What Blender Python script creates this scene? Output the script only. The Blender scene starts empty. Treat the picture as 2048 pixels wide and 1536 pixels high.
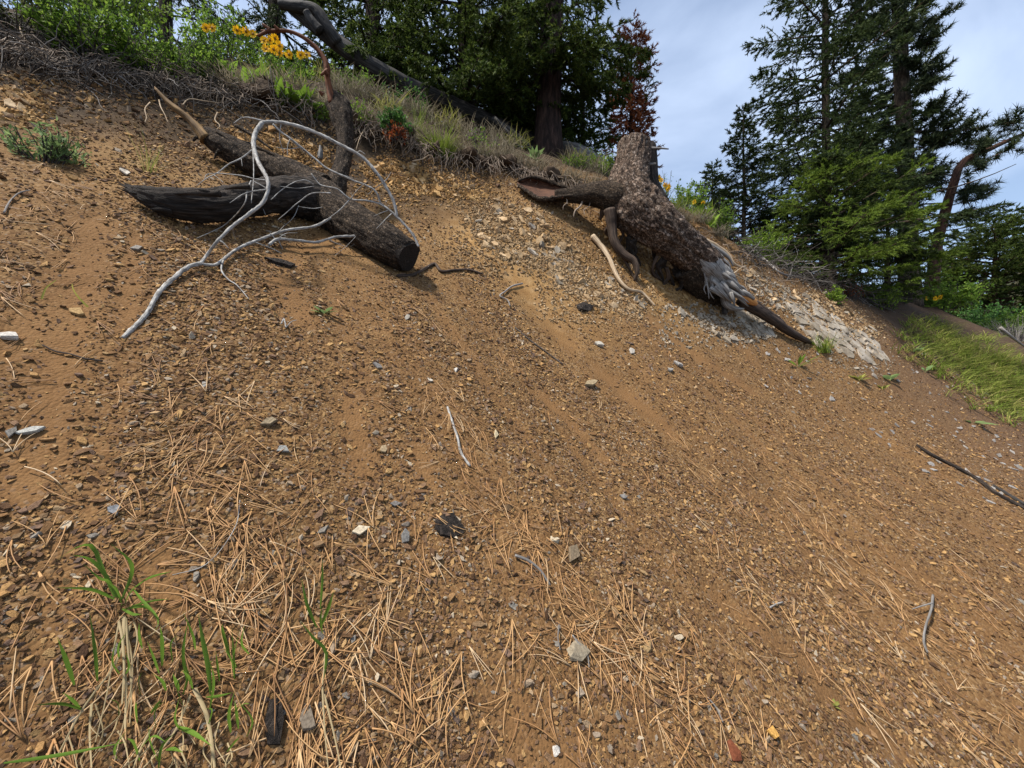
import bpy, bmesh, math, random
import numpy as np
from mathutils import Vector, Matrix, Euler

# ------------------------------------------------------------------ camera, sky, sun, exposure
S = bpy.context.scene
COL = S.collection
rng = np.random.default_rng(11)
random.seed(11)
F, CX, CY = 780.0, 1024.0, 768.0                 # pinhole of the photograph (2048 x 1536)

cam = bpy.data.cameras.new('camera')
cam.sensor_width = 36.0
cam.lens = F / 2048.0 * 36.0
cam.clip_start = 0.05
cam.clip_end = 2000.0
cam_o = bpy.data.objects.new('camera', cam)
COL.objects.link(cam_o)
cam_o.location = (0, 0, 0)
cam_o.rotation_euler = (math.pi / 2, 0, 0)
S.camera = cam_o

SUN_EL, SUN_AZ = math.radians(63), math.radians(-118)       # azimuth from +Y, positive to +X
world = bpy.data.worlds.new('World')
S.world = world
world.use_nodes = True
wn, wl = world.node_tree.nodes, world.node_tree.links
wn.clear()
w_out = wn.new('ShaderNodeOutputWorld')
w_bg = wn.new('ShaderNodeBackground')
w_bg.inputs['Strength'].default_value = 0.10
w_sky = wn.new('ShaderNodeTexSky')
w_sky.sky_type = 'NISHITA'
w_sky.sun_disc = False
w_sky.sun_elevation = SUN_EL
w_sky.sun_rotation = SUN_AZ
w_sky.air_density = 1.0
w_sky.dust_density = 1.2
w_tc = wn.new('ShaderNodeTexCoord')
w_map = wn.new('ShaderNodeMapping')
w_map.inputs['Rotation'].default_value = (0.3, 0.5, 0.9)
w_map.inputs['Scale'].default_value = (1.0, 2.4, 1.6)
w_map.inputs['Location'].default_value = (0.35, 0.2, 0.1)
w_no = wn.new('ShaderNodeTexNoise')
w_no.inputs['Scale'].default_value = 1.7
w_no.inputs['Detail'].default_value = 7.0
w_no.inputs['Roughness'].default_value = 0.52
w_no.inputs['Distortion'].default_value = 0.35
w_ramp = wn.new('ShaderNodeValToRGB')
w_ramp.color_ramp.elements[0].position = 0.42
w_ramp.color_ramp.elements[0].color = (0.20, 0.20, 0.20, 1)
w_ramp.color_ramp.elements[1].position = 0.70
w_ramp.color_ramp.elements[1].color = (0.80, 0.80, 0.80, 1)
w_mix = wn.new('ShaderNodeMixRGB')
w_mix.inputs['Color2'].default_value = (4.7, 5.6, 7.2, 1)
wl.new(w_tc.outputs['Generated'], w_map.inputs['Vector'])
wl.new(w_map.outputs['Vector'], w_no.inputs['Vector'])
wl.new(w_no.outputs['Fac'], w_ramp.inputs['Fac'])
wl.new(w_ramp.outputs['Color'], w_mix.inputs['Fac'])
wl.new(w_sky.outputs['Color'], w_mix.inputs['Color1'])
wl.new(w_mix.outputs['Color'], w_bg.inputs['Color'])
wl.new(w_bg.outputs['Background'], w_out.inputs['Surface'])

sun = bpy.data.lights.new('sun', 'SUN')
sun.energy = 4.2
sun.angle = math.radians(5)
sun.color = (1.0, 0.95, 0.87)
sun_o = bpy.data.objects.new('sun', sun)
COL.objects.link(sun_o)
sd = Vector((math.sin(SUN_AZ) * math.cos(SUN_EL), math.cos(SUN_AZ) * math.cos(SUN_EL), math.sin(SUN_EL)))
sun_o.rotation_euler = sd.to_track_quat('Z', 'Y').to_euler()

S.view_settings.view_transform = 'Standard'
S.view_settings.look = 'None'
S.view_settings.gamma = 1.0
S.view_settings.use_curve_mapping = False
S.view_settings.exposure = 0.88

# ------------------------------------------------------------------ noise and mesh helpers
def _hash(ix, iy, iz):
    h = (ix * 374761393 + iy * 668265263 + iz * 2147483647 + 1013904223) & 0xFFFFFFFF
    h = ((h ^ (h >> 13)) * 1274126177) & 0xFFFFFFFF
    h = (h ^ (h >> 16)) & 0xFFFFFFFF
    h = (h * 2246822519) & 0xFFFFFFFF
    return ((h ^ (h >> 15)) & 0xFFFFFF) / float(0xFFFFFF) * 2 - 1

def vnoise(p):
    p = np.asarray(p, float)
    i = np.floor(p).astype(np.int64)
    f = p - i
    f = f * f * (3 - 2 * f)
    r = 0.0
    for dx in (0, 1):
        for dy in (0, 1):
            for dz in (0, 1):
                w = (f[..., 0] if dx else 1 - f[..., 0]) * (f[..., 1] if dy else 1 - f[..., 1]) * (f[..., 2] if dz else 1 - f[..., 2])
                r = r + w * _hash(i[..., 0] + dx, i[..., 1] + dy, i[..., 2] + dz)
    return r

def fbm(p, octv=4, gain=0.5):
    p = np.asarray(p, float)
    a, s, r = 1.0, 0.0, 0.0
    for k in range(octv):
        r = r + a * vnoise(p + 17.3 * k)
        s += a
        a *= gain
        p = p * 2.03
    return r / s

def sstep(a, b, x):
    t = np.clip((x - a) / (b - a), 0, 1)
    return t * t * (3 - 2 * t)

def nrm(v):
    v = np.asarray(v, float)
    return v / np.maximum(np.linalg.norm(v, axis=-1, keepdims=True), 1e-9)

def make_mesh(name, V, faces, mat=None, smooth=True, attrs=None, midx=None):
    """faces: list of (M,k) int arrays"""
    V = np.asarray(V, np.float32)
    if isinstance(faces, np.ndarray):
        faces = [faces]
    me = bpy.data.meshes.new(name)
    me.vertices.add(len(V))
    me.vertices.foreach_set('co', V.ravel())
    nl = sum(f.size for f in faces)
    npol = sum(len(f) for f in faces)
    me.loops.add(nl)
    me.polygons.add(npol)
    me.loops.foreach_set('vertex_index', np.concatenate([f.ravel() for f in faces]).astype(np.int32))
    cnt = np.concatenate([np.full(len(f), f.shape[1], np.int32) for f in faces])
    st = np.zeros(npol, np.int32)
    st[1:] = np.cumsum(cnt)[:-1]
    me.polygons.foreach_set('loop_start', st)
    me.polygons.foreach_set('use_smooth', np.full(npol, smooth, bool))
    if attrs:
        for k, a in attrs.items():
            a = np.asarray(a, np.float32)
            if a.ndim == 2:
                at = me.attributes.new(k, 'FLOAT_VECTOR', 'POINT')
                at.data.foreach_set('vector', a.ravel())
            else:
                at = me.attributes.new(k, 'FLOAT', 'POINT')
                at.data.foreach_set('value', a)
    mats = mat if isinstance(mat, (list, tuple)) else [mat]
    for m in mats:
        if m:
            me.materials.append(m)
    if midx is not None:
        me.polygons.foreach_set('material_index', np.asarray(midx, np.int32))
    me.update(calc_edges=True)
    me.validate()
    return me

def link(name, me, parent=None):
    o = bpy.data.objects.new(name, me)
    COL.objects.link(o)
    if parent:
        o.parent = parent
    return o

def tag(o, label=None, cat=None, group=None, kind=None):
    if label: o['label'] = label
    if cat: o['category'] = cat
    if group: o['group'] = group
    if kind: o['kind'] = kind
    return o

def thing(name, label, cat, loc, group=None):
    o = bpy.data.objects.new(name, None)
    COL.objects.link(o)
    o.empty_display_size = 0.1
    o.location = [float(c) for c in loc]
    return tag(o, label, cat, group)

class Geo:
    """gathers tubes, blades and leaves into one mesh"""
    def __init__(self):
        self.V, self.F3, self.F4, self.B, self.n = [], [], [], [], 0
    def add(self, V, F4=None, F3=None, bark=None):
        V = np.asarray(V, float)
        if F4 is not None and len(F4): self.F4.append(np.asarray(F4, np.int64) + self.n)
        if F3 is not None and len(F3): self.F3.append(np.asarray(F3, np.int64) + self.n)
        self.V.append(V)
        self.B.append(np.zeros((len(V), 3)) if bark is None else bark)
        self.n += len(V)
    def build(self, name, mat, parent=None, smooth=True, origin=None):
        if self.n == 0: return None
        V = np.concatenate(self.V)
        if origin is not None: V = V - np.asarray(origin)
        f = []
        if self.F4: f.append(np.concatenate(self.F4))
        if self.F3: f.append(np.concatenate(self.F3))
        return link(name, make_mesh(name, V, f, mat, smooth, {'bark': np.concatenate(self.B)}), parent)

def spline(P, n):
    """Catmull-Rom through rows of P (any width), n samples"""
    P = np.asarray(P, float)
    if len(P) == 2:
        t = np.linspace(0, 1, n)[:, None]
        return P[0] * (1 - t) + P[1] * t
    d = np.linalg.norm(np.diff(P[:, :3], axis=0), axis=1)
    k = np.concatenate([[0], np.cumsum(np.maximum(d, 1e-6) ** 0.5)])
    Q = np.vstack([2 * P[0] - P[1], P, 2 * P[-1] - P[-2]])
    K = np.concatenate([[k[0] - (k[1] - k[0])], k, [k[-1] + (k[-1] - k[-2])]])
    ts = np.linspace(k[0], k[-1] - 1e-9, n)
    out = []
    for t in ts:
        i = min(max(np.searchsorted(k, t, 'right') - 1, 0), len(P) - 2)
        p0, p1, p2, p3 = Q[i:i + 4]
        t0, t1, t2, t3 = K[i:i + 4]
        a1 = (t1 - t) / (t1 - t0) * p0 + (t - t0) / (t1 - t0) * p1
        a2 = (t2 - t) / (t2 - t1) * p1 + (t - t1) / (t2 - t1) * p2
        a3 = (t3 - t) / (t3 - t2) * p2 + (t - t2) / (t3 - t2) * p3
        b1 = (t2 - t) / (t2 - t0) * a1 + (t - t0) / (t2 - t0) * a2
        b2 = (t3 - t) / (t3 - t1) * a2 + (t - t1) / (t3 - t1) * a3
        out.append((t2 - t) / (t2 - t1) * b1 + (t - t1) / (t2 - t1) * b2)
    return np.array(out)

def frames(C):
    T = nrm(np.gradient(C, axis=0))
    N = np.zeros_like(T)
    a = np.array([0, 0, 1.0]) if abs(T[0, 2]) < 0.9 else np.array([1.0, 0, 0])
    n = nrm(a - T[0] * np.dot(a, T[0]))
    for i in range(len(T)):
        n = nrm(n - T[i] * np.dot(n, T[i]))
        N[i] = n
    return T, N, np.cross(T, N)

def tube(g, C, R, sides=8, disp=None, cap=True, flat=None, seed=0.0):
    """C centre line (N,3), R radius (N,), disp(theta, s, bark) -> factor on the radius"""
    C = np.asarray(C, float)
    R = np.broadcast_to(np.asarray(R, float), (len(C),))
    T, N, B = frames(C)
    th = np.linspace(0, 2 * np.pi, sides, endpoint=False)
    L = np.concatenate([[0], np.cumsum(np.linalg.norm(np.diff(C, axis=0), axis=1))])
    TH, SS = np.meshgrid(th, L)
    RR = np.repeat(R[:, None], sides, 1)
    Rm = max(R.mean(), 1e-4)
    bark = np.stack([np.cos(TH) * Rm, np.sin(TH) * Rm, SS + seed], -1)
    if disp is not None:
        RR = RR * disp(TH, SS, bark)
    fl = 1.0 if flat is None else flat
    V = C[:, None, :] + RR[..., None] * (np.cos(TH)[..., None] * N[:, None, :] + fl * np.sin(TH)[..., None] * B[:, None, :])
    n = len(C)
    i = np.arange(n - 1)[:, None] * sides
    j = np.arange(sides)[None, :]
    j2 = (j + 1) % sides
    F4 = np.stack([i + j, i + j2, i + sides + j2, i + sides + j], -1).reshape(-1, 4)
    V = V.reshape(-1, 3)
    bk = bark.reshape(-1, 3)
    F3 = None
    if cap:
        V = np.vstack([V, C[0], C[-1]])
        bk = np.vstack([bk, bark[0].mean(0), bark[-1].mean(0)])
        a, b = n * sides, n * sides + 1
        jj = np.arange(sides)
        k2 = (jj + 1) % sides
        F3 = np.vstack([np.stack([np.full(sides, a), k2, jj], -1),
                        np.stack([np.full(sides, b), (n - 1) * sides + jj, (n - 1) * sides + k2], -1)])
    g.add(V, F4, F3, bk)

def diamonds(g, O, D, W, ln, wd, fold=0.0, shape=0.45):
    """one four-point leaf per row: origin O, direction D, width direction W"""
    O, D = np.asarray(O, float), nrm(D)
    W = np.asarray(W, float)
    W = nrm(W - D * (W * D).sum(-1, keepdims=True))
    ln = np.broadcast_to(np.asarray(ln, float), (len(O),))[:, None]
    wd = np.broadcast_to(np.asarray(wd, float), (len(O),))[:, None]
    m = O + D * ln * shape
    V = np.stack([O, m + W * wd * .5, O + D * ln, m - W * wd * .5], 1).reshape(-1, 3)
    F4 = np.arange(len(O) * 4).reshape(-1, 4)
    g.add(V, F4)

def needles(g, O, D, W, ln, wd):
    """one slim three-point needle spray per row"""
    O, D = np.asarray(O, float), nrm(D)
    W = np.asarray(W, float)
    W = nrm(W - D * (W * D).sum(-1, keepdims=True))
    ln = np.broadcast_to(np.asarray(ln, float), (len(O),))[:, None]
    wd = np.broadcast_to(np.asarray(wd, float), (len(O),))[:, None]
    V = np.stack([O + W * wd * .5, O + D * ln, O - W * wd * .5], 1).reshape(-1, 3)
    g.add(V, None, np.arange(len(O) * 3).reshape(-1, 3))

def leaves6(g, O, D, W, ln, wd, fold=0.25):
    """six-point folded oval leaf per row"""
    O, D = np.asarray(O, float), nrm(D)
    W = np.asarray(W, float)
    W = nrm(W - D * (W * D).sum(-1, keepdims=True))
    Nn = np.cross(D, W)
    n = len(O)
    ln = np.broadcast_to(np.asarray(ln, float), (n,))[:, None]
    wd = np.broadcast_to(np.asarray(wd, float), (n,))[:, None]
    up = Nn * wd * fold
    V = np.stack([O, O + D * ln * .28 + W * wd * .45 + up, O + D * ln * .65 + W * wd * .4 + up, O + D * ln - Nn * ln * .12,
                  O + D * ln * .65 - W * wd * .4 + up, O + D * ln * .28 - W * wd * .45 + up,
                  O + D * ln * .5], 1).reshape(-1, 3)
    b = np.arange(n)[:, None] * 7
    F4 = np.concatenate([b + np.array([[0, 1, 2, 6]]), b + np.array([[6, 2, 3, 4]]), b + np.array([[0, 6, 4, 5]])])
    g.add(V, F4)

def ribbon(g, C, wd, side, fold=0.15):
    """grass blade along C with width array wd; side = rough width direction"""
    C = np.asarray(C, float)
    T = nrm(np.gradient(C, axis=0))
    W = nrm(np.asarray(side, float)[None] - T * (T @ np.asarray(side, float))[:, None])
    Nn = np.cross(T, W)
    wd = np.asarray(wd, float)[:, None]
    V = np.stack([C + W * wd * .5, C - Nn * wd * fold, C - W * wd * .5], 1).reshape(-1, 3)
    n = len(C)
    i = np.arange(n - 1)[:, None] * 3
    F4 = np.concatenate([i + np.array([[0, 1, 4, 3]]), i + np.array([[1, 2, 5, 4]])])
    g.add(V, F4)

# ------------------------------------------------------------------ the hillside
def ray(px, py):
    return np.array([(px - CX) / F, 1.0, (CY - py) / F])

def face_z(X, Y):
    return -0.5 * np.minimum(X, 2) - 0.28 * np.maximum(X - 2, 0) + 0.66 * Y - 1.72

def top_z(X, Y):
    return 3.36 - 0.22 * (X + .18) + 0.28 * (Y - 6)

def base_z(X, Y):
    a, b, k = face_z(X, Y), top_z(X, Y), 0.4
    h = np.clip(.5 + .5 * (b - a) / k, 0, 1)
    return b * (1 - h) + a * h - k * h * (1 - h)

CTRL = [(0, 1536, None), (500, 1536, None), (1024, 1536, None), (1500, 1536, None), (2048, 1536, None),
        (0, 1100, None), (500, 1100, None), (1024, 1100, None), (1500, 1200, None), (0, 700, None), (400, 700, None),
        (800, 750, None), (265, 420, None), (0, 350, None), (1800, 1200, None), (1500, 1000, None), (2048, 1250, None),
        (2048, 1000, 4.2), (1750, 900, 4.2), (1400, 800, 3.5), (1100, 650, 3.65), (600, 450, None), (815, 530, 3.5),
        (950, 500, 4.15), (1080, 500, 4.5), (1200, 580, 4.5), (1300, 610, 4.75), (1450, 650, 5.2), (1620, 720, 5.6),
        (1740, 720, 6.2), (1900, 860, 5.5), (1640, 620, 6.5), (1760, 640, 7.3), (1850, 640, 9.0), (2048, 700, 13), (2048, 850, 7),
        (0, 180, 3.2), (0, 95, 3.6), (200, 225, 3.5), (200, 140, 3.9), (400, 265, 4.05), (400, 185, 4.5),
        (620, 325, 4.55), (600, 200, 5.0), (760, 355, 4.85), (780, 262, 5.4), (860, 410, 4.75), (1000, 395, 5.25), (1000, 325, 5.85),
        (1080, 425, 5.0), (1150, 365, 6.0), (1250, 400, 6.0), (1260, 480, 5.5), (1300, 530, 5.35), (1380, 570, 5.5),
        (1400, 445, 6.6), (1480, 515, 6.6), (1510, 600, 5.95), (1600, 562, 7.3), (1700, 592, 8.2), (1800, 605, 9.3), (1900, 622, 11),
        (1098, 322, 8.3), (930, 285, 8.4), (720, 235, 8.2), (420, 160, 7.6), (1215, 350, 7.7)]
def _ctrl():
    pts, res = [], []
    for px, py, t in CTRL:
        r = ray(px, py)
        if t is None:
            tt = np.linspace(.3, 8, 3000)
            d = r[2] * tt - base_z(r[0] * tt, tt)
            t = tt[np.argmax(d < 0)] if (d[0] >= 0) else tt[0]
            # first crossing below the surface
        p = r * t
        pts.append(p[:2]); res.append(p[2] - base_z(p[0], p[1]))
    for q in [(-8, 8, .5), (-3, 11, 1.0), (1, 12, 1.0), (4.5, 11, .2), (8, 13, 0), (14, 16, 0), (-8, 4, 0), (-6, 1, 0), (0, -1, 0), (4, -1, 0), (9, 2, 0), (20, 14, 0), (14, 5, 0)]:
        pts.append(q[:2]); res.append(q[2])
    return np.array(pts, float), np.array(res, float)
CP, CR = _ctrl()
def _phi(d): return np.sqrt(d * d + .12 ** 2)
_D = np.linalg.norm(CP[:, None] - CP[None], axis=-1)
CW = np.linalg.solve(_phi(_D) - np.eye(len(CP)) * 0.01, CR)

def smooth_z(X, Y):
    X, Y = np.asarray(X, float), np.asarray(Y, float)
    r = np.zeros(np.broadcast(X, Y).shape)
    for (cx, cy), w in zip(CP, CW):
        r += w * _phi(np.hypot(X - cx, Y - cy))
    fall = np.exp(-(np.hypot(X - 3, Y - 6) / 16.0) ** 4)
    return base_z(X, Y) + r * fall

def march(px, py, zf, tmax=80.0):
    r = ray(px, py)
    tt = np.geomspace(.35, tmax, 1400)
    d = r[2] * tt - zf(r[0] * tt, tt)
    k = np.argmax(d < 0)
    if d[k] >= 0: return None
    if k == 0: return float(tt[0])
    a, b = tt[k - 1], tt[k]
    for _ in range(18):
        m = .5 * (a + b)
        if r[2] * m - zf(r[0] * m, m) < 0: b = m
        else: a = m
    return float(b)

FALL = np.array([-.604, .797]); CROSS = np.array([.797, .604])
# bare streaks of fine dirt running down the slope (pixel start, pixel end, half width in metres)
STREAK = [((190, 440), (60, 940), .13), ((560, 560), (610, 640), .10), ((700, 800), (720, 930), .09), ((1020, 540), (1130, 680), .12),
          ((1200, 740), (1330, 850), .10), ((1420, 1180), (1620, 1330), .07), ((830, 900), (860, 960), .07), ((1000, 1400), (1130, 1536), .12),
          ((860, 400), (960, 480), .16), ((300, 1130), (330, 1190), .07), ((650, 480), (560, 520), .12), ((1300, 640), (1500, 780), .10),
          ((1650, 1380), (1800, 1500), .09), ((60, 620), (30, 700), .07), ((270, 470), (250, 640), .07), ((1080, 780), (1200, 900), .08)]
_seg = []
for a, b, w in STREAK:
    ta, tb = march(*a, smooth_z), march(*b, smooth_z)
    _seg.append(((ray(*a) * ta)[:2], (ray(*b) * tb)[:2], w))

def fines(X, Y):
    X, Y = np.asarray(X, float), np.asarray(Y, float)
    c, a = X * CROSS[0] + Y * CROSS[1], X * FALL[0] + Y * FALL[1]
    n = fbm(np.stack([c * 2.1, a * .35, 0 * c], -1), 4)
    m = .5 * sstep(.18, .5, n)
    n2 = fbm(np.stack([c * 6.5, a * .42, 0 * c + 3], -1), 3)
    m = np.maximum(m, .6 * sstep(.12, .42, n2))
    for p, q, w in _seg:
        d = q - p
        L = np.dot(d, d)
        t = np.clip(((X - p[0]) * d[0] + (Y - p[1]) * d[1]) / L, 0, 1)
        ds = np.hypot(X - p[0] - t * d[0], Y - p[1] - t * d[1])
        m = np.maximum(m, np.exp(-(ds / (w * (1 + .4 * n))) ** 2))
    return m

def rim_mask(X, Y):
    """0 on the bare face, 1 on the vegetated top and the shade-dark band below it"""
    return sstep(-.55, .15, face_z(X, Y) - top_z(X, Y) + 1.1 + .3 * fbm(np.stack([X * 1.3, Y * 1.3, 0 * X], -1), 3))

def full_z(X, Y):
    X, Y = np.asarray(X, float), np.asarray(Y, float)
    z = smooth_z(X, Y)
    d = np.hypot(X, Y)
    c, a = X * CROSS[0] + Y * CROSS[1], X * FALL[0] + Y * FALL[1]
    o = np.zeros_like(X)
    P3 = np.stack([X, Y, o], -1)
    z = z + .03 * fbm(np.stack([c * 1.7, a * .5, o], -1), 3)
    z = z + .014 * fbm(P3 * 6.0, 3) + .008 * fbm(P3 * 22, 2)
    z = z - .018 * fines(X, Y) * (1 - rim_mask(X, Y))
    # blocky broken rock and sods just under the edge
    t = top_z(X, Y) - face_z(X, Y)
    sc = np.exp(-((t - .35) / .55) ** 2) * sstep(0, 1, Y - 2)
    z = z + sc * (.13 * fbm(P3 * 3.1, 4) + .07 * np.abs(fbm(P3 * 8.0 + 4, 3)))
    return z

def axis(lo, hi, step, far_lo, far_hi, ratio):
    a = list(np.arange(lo, hi + 1e-6, step))
    s, x = step, a[-1]
    while x < far_hi:
        s *= ratio; x += s; a.append(x)
    s, x, b = step, a[0], []
    while x > far_lo:
        s *= ratio; x -= s; b.append(x)
    return np.array(b[::-1] + a)
GX = axis(-5.2, 7.5, .034, -260, 420, 1.10)
GY = axis(.3, 7.6, .034, -40, 420, 1.09)
_X, _Y = np.meshgrid(GX, GY)
GZ = full_z(_X, _Y)

def hz(X, Y):
    X, Y = np.asarray(X, float), np.asarray(Y, float)
    i = np.clip(np.searchsorted(GX, X) - 1, 0, len(GX) - 2)
    j = np.clip(np.searchsorted(GY, Y) - 1, 0, len(GY) - 2)
    u = (X - GX[i]) / (GX[i + 1] - GX[i])
    v = (Y - GY[j]) / (GY[j + 1] - GY[j])
    return (GZ[j, i] * (1 - u) * (1 - v) + GZ[j, i + 1] * u * (1 - v) + GZ[j + 1, i] * (1 - u) * v + GZ[j + 1, i + 1] * u * v)

def hn(X, Y, e=.05):
    X, Y = np.asarray(X, float), np.asarray(Y, float)
    gx = (hz(X + e, Y) - hz(X - e, Y)) / (2 * e)
    gy = (hz(X, Y + e) - hz(X, Y - e)) / (2 * e)
    return nrm(np.stack([-gx, -gy, np.ones_like(gx)], -1))

_gt = {}
def gt(px, py):
    k = (round(px, 1), round(py, 1))
    if k not in _gt:
        _gt[k] = march(px, py, hz)
    return _gt[k]

def G(px, py, k=0.0, dflt=8.0):
    """point seen at a pixel, on the ground (k=0) or that share of the way towards the viewer"""
    t = gt(px, py)
    if t is None: t = dflt
    return ray(px, py) * t * (1 - k)

def PT(px, py, t):
    return ray(px, py) * t

def base_at(px, t):
    x = (px - CX) / F * t
    return np.array([x, t, float(hz(x, t))])

# ------------------------------------------------------------------ materials
def new_mat(name):
    m = bpy.data.materials.new(name)
    m.use_nodes = True
    nt = m.node_tree
    nt.nodes.clear()
    return m, nt.nodes, nt.links

def ramp(N, pts):
    r = N.new('ShaderNodeValToRGB')
    e = r.color_ramp.elements
    while len(e) < len(pts): e.new(0.5)
    for i, (p, c) in enumerate(pts):
        e[i].position = p
        e[i].color = (*c, 1)
    return r

def attr(N, name, typ='GEOMETRY'):
    a = N.new('ShaderNodeAttribute')
    a.attribute_name = name
    a.attribute_type = typ
    return a

def mixc(N, L, fac, a, b, mode='MIX'):
    m = N.new('ShaderNodeMixRGB')
    m.blend_type = mode
    for s, v in (('Fac', fac), ('Color1', a), ('Color2', b)):
        if hasattr(v, 'is_linked') or hasattr(v, 'links'):
            L.new(v, m.inputs[s])
        elif isinstance(v, (int, float)):
            m.inputs[s].default_value = v
        else:
            m.inputs[s].default_value = (*v, 1)
    return m.outputs['Color']

def noise(N, L, vec, scale, detail=4, rough=.55, dist=0):
    n = N.new('ShaderNodeTexNoise')
    n.inputs['Scale'].default_value = scale
    n.inputs['Detail'].default_value = detail
    n.inputs['Roughness'].default_value = rough
    n.inputs['Distortion'].default_value = dist
    if vec is not None: L.new(vec, n.inputs['Vector'])
    return n

def finish(m, N, L, col, rough=.9, bump=None, strength=.5, distance=.02, spec=.2):
    b = N.new('ShaderNodeBsdfPrincipled')
    o = N.new('ShaderNodeOutputMaterial')
    if isinstance(col, tuple): b.inputs['Base Color'].default_value = (*col, 1)
    else: L.new(col, b.inputs['Base Color'])
    b.inputs['Roughness'].default_value = rough
    b.inputs['Specular IOR Level'].default_value = spec
    if bump is not None:
        bp = N.new('ShaderNodeBump')
        bp.inputs['Strength'].default_value = strength
        bp.inputs['Distance'].default_value = distance
        L.new(bump, bp.inputs['Height'])
        L.new(bp.outputs['Normal'], b.inputs['Normal'])
    L.new(b.outputs['BSDF'], o.inputs['Surface'])
    return m

def ground_material():
    m, N, L = new_mat('scree')
    geo = N.new('ShaderNodeNewGeometry').outputs['Position']
    n1 = noise(N, L, geo, 2.2, 6, .6)
    base = ramp(N, [(.30, (.085, .043, .018)), (.55, (.135, .070, .028)), (.75, (.185, .102, .042))])
    L.new(n1.outputs['Fac'], base.inputs['Fac'])
    # pebbly grain
    vo = N.new('ShaderNodeTexVoronoi'); vo.inputs['Scale'].default_value = 95
    L.new(geo, vo.inputs['Vector'])
    sep = N.new('ShaderNodeSeparateColor'); L.new(vo.outputs['Color'], sep.inputs['Color'])
    peb = ramp(N, [(0, (.032, .017, .009)), (.35, (.098, .052, .021)), (.7, (.195, .113, .045)), (.93, (.29, .195, .10)), (1, (.27, .24, .20))])
    L.new(sep.outputs['Red'], peb.inputs['Fac'])
    vo2 = N.new('ShaderNodeTexVoronoi'); vo2.inputs['Scale'].default_value = 38
    L.new(geo, vo2.inputs['Vector'])
    sep2 = N.new('ShaderNodeSeparateColor'); L.new(vo2.outputs['Color'], sep2.inputs['Color'])
    peb2 = ramp(N, [(0, (.038, .020, .011)), (.5, (.12, .063, .025)), (1, (.23, .142, .06))])
    L.new(sep2.outputs['Green'], peb2.inputs['Fac'])
    grain = mixc(N, L, .35, peb.outputs['Color'], peb2.outputs['Color'])
    fi = attr(N, 'fines').outputs['Fac']
    inv = N.new('ShaderNodeMath'); inv.operation = 'MULTIPLY_ADD'
    L.new(fi, inv.inputs[0]); inv.inputs[1].default_value = -.5; inv.inputs[2].default_value = .72
    col = mixc(N, L, inv.outputs[0], base.outputs['Color'], grain)
    lite = mixc(N, L, .5, col, (.178, .094, .038))
    col = mixc(N, L, fi, col, lite)
    n2 = noise(N, L, geo, 7.0, 5, .6)
    och = ramp(N, [(.3, (.17, .088, .028)), (.5, (.30, .175, .066)), (.7, (.38, .25, .12))])
    L.new(n2.outputs['Fac'], och.inputs['Fac'])
    col = mixc(N, L, attr(N, 'ochre').outputs['Fac'], col, och.outputs['Color'])
    n3 = noise(N, L, geo, 14.0, 5, .65)
    duf = ramp(N, [(.3, (.016, .011, .007)), (.55, (.048, .032, .019)), (.75, (.10, .072, .044))])  # litter soil, darkened to paint the shaded cavity under the edge as well
    L.new(n3.outputs['Fac'], duf.inputs['Fac'])
    col = mixc(N, L, attr(N, 'duff_shade').outputs['Fac'], col, duf.outputs['Color'])
    red = mixc(N, L, .65, col, (.085, .052, .034))
    col = mixc(N, L, attr(N, 'umber').outputs['Fac'], col, red)
    nb = noise(N, L, geo, 60, 6, .7)
    s1 = N.new('ShaderNodeMath'); s1.operation = 'MULTIPLY_ADD'
    L.new(vo.outputs['Distance'], s1.inputs[0]); s1.inputs[1].default_value = -.9
    L.new(nb.outputs['Fac'], s1.inputs[2])
    return finish(m, N, L, col, .95, s1.outputs[0], .55, .008, .1)

def stone_material(name, source, gain=1.0):
    """loose chips: 'instancer' takes the tint of the scatter point, 'object' takes the object colour"""
    m, N, L = new_mat(name)
    tc = N.new('ShaderNodeTexCoord').outputs['Object']
    if source == 'instancer':
        r = ramp(N, [(0, (.045, .025, .015)), (.20, (.110, .062, .033)), (.36, (.185, .102, .043)), (.50, (.135, .088, .064)), (.62, (.27, .155, .062)),
                     (.78, (.39, .245, .105)), (.90, (.22, .18, .14)), (1, (.44, .365, .26))])
        L.new(attr(N, 'tint', 'INSTANCER').outputs['Fac'], r.inputs['Fac'])
        col = r.outputs['Color']
    else:
        col = N.new('ShaderNodeObjectInfo').outputs['Color']
    n = noise(N, L, tc, 9, 5, .65)
    sp = ramp(N, [(.3, (.55, .52, .5)), (.7, (1.3, 1.28, 1.25))])
    L.new(n.outputs['Fac'], sp.inputs['Fac'])
    col = mixc(N, L, 1.0, col, sp.outputs['Color'], 'MULTIPLY')
    return finish(m, N, L, col, .92, n.outputs['Fac'], .5, .01, .1)

def rock_material(name, c0, c1, c2, scale=9):
    m, N, L = new_mat(name)
    geo = N.new('ShaderNodeNewGeometry')
    n = noise(N, L, geo.outputs['Position'], scale, 7, .65)
    r = ramp(N, [(.28, c0), (.5, c1), (.72, c2)])
    L.new(n.outputs['Fac'], r.inputs['Fac'])
    oi = N.new('ShaderNodeObjectInfo')
    v = ramp(N, [(0, (.68, .64, .58)), (.5, (1, .97, .92)), (1, (1.18, 1.18, 1.2))])
    L.new(oi.outputs['Random'], v.inputs['Fac'])
    col = mixc(N, L, 1.0, r.outputs['Color'], v.outputs['Color'], 'MULTIPLY')
    nb = noise(N, L, geo.outputs['Position'], 45, 6, .7)
    return finish(m, N, L, col, .9, nb.outputs['Fac'], .7, .015, .2)

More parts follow.
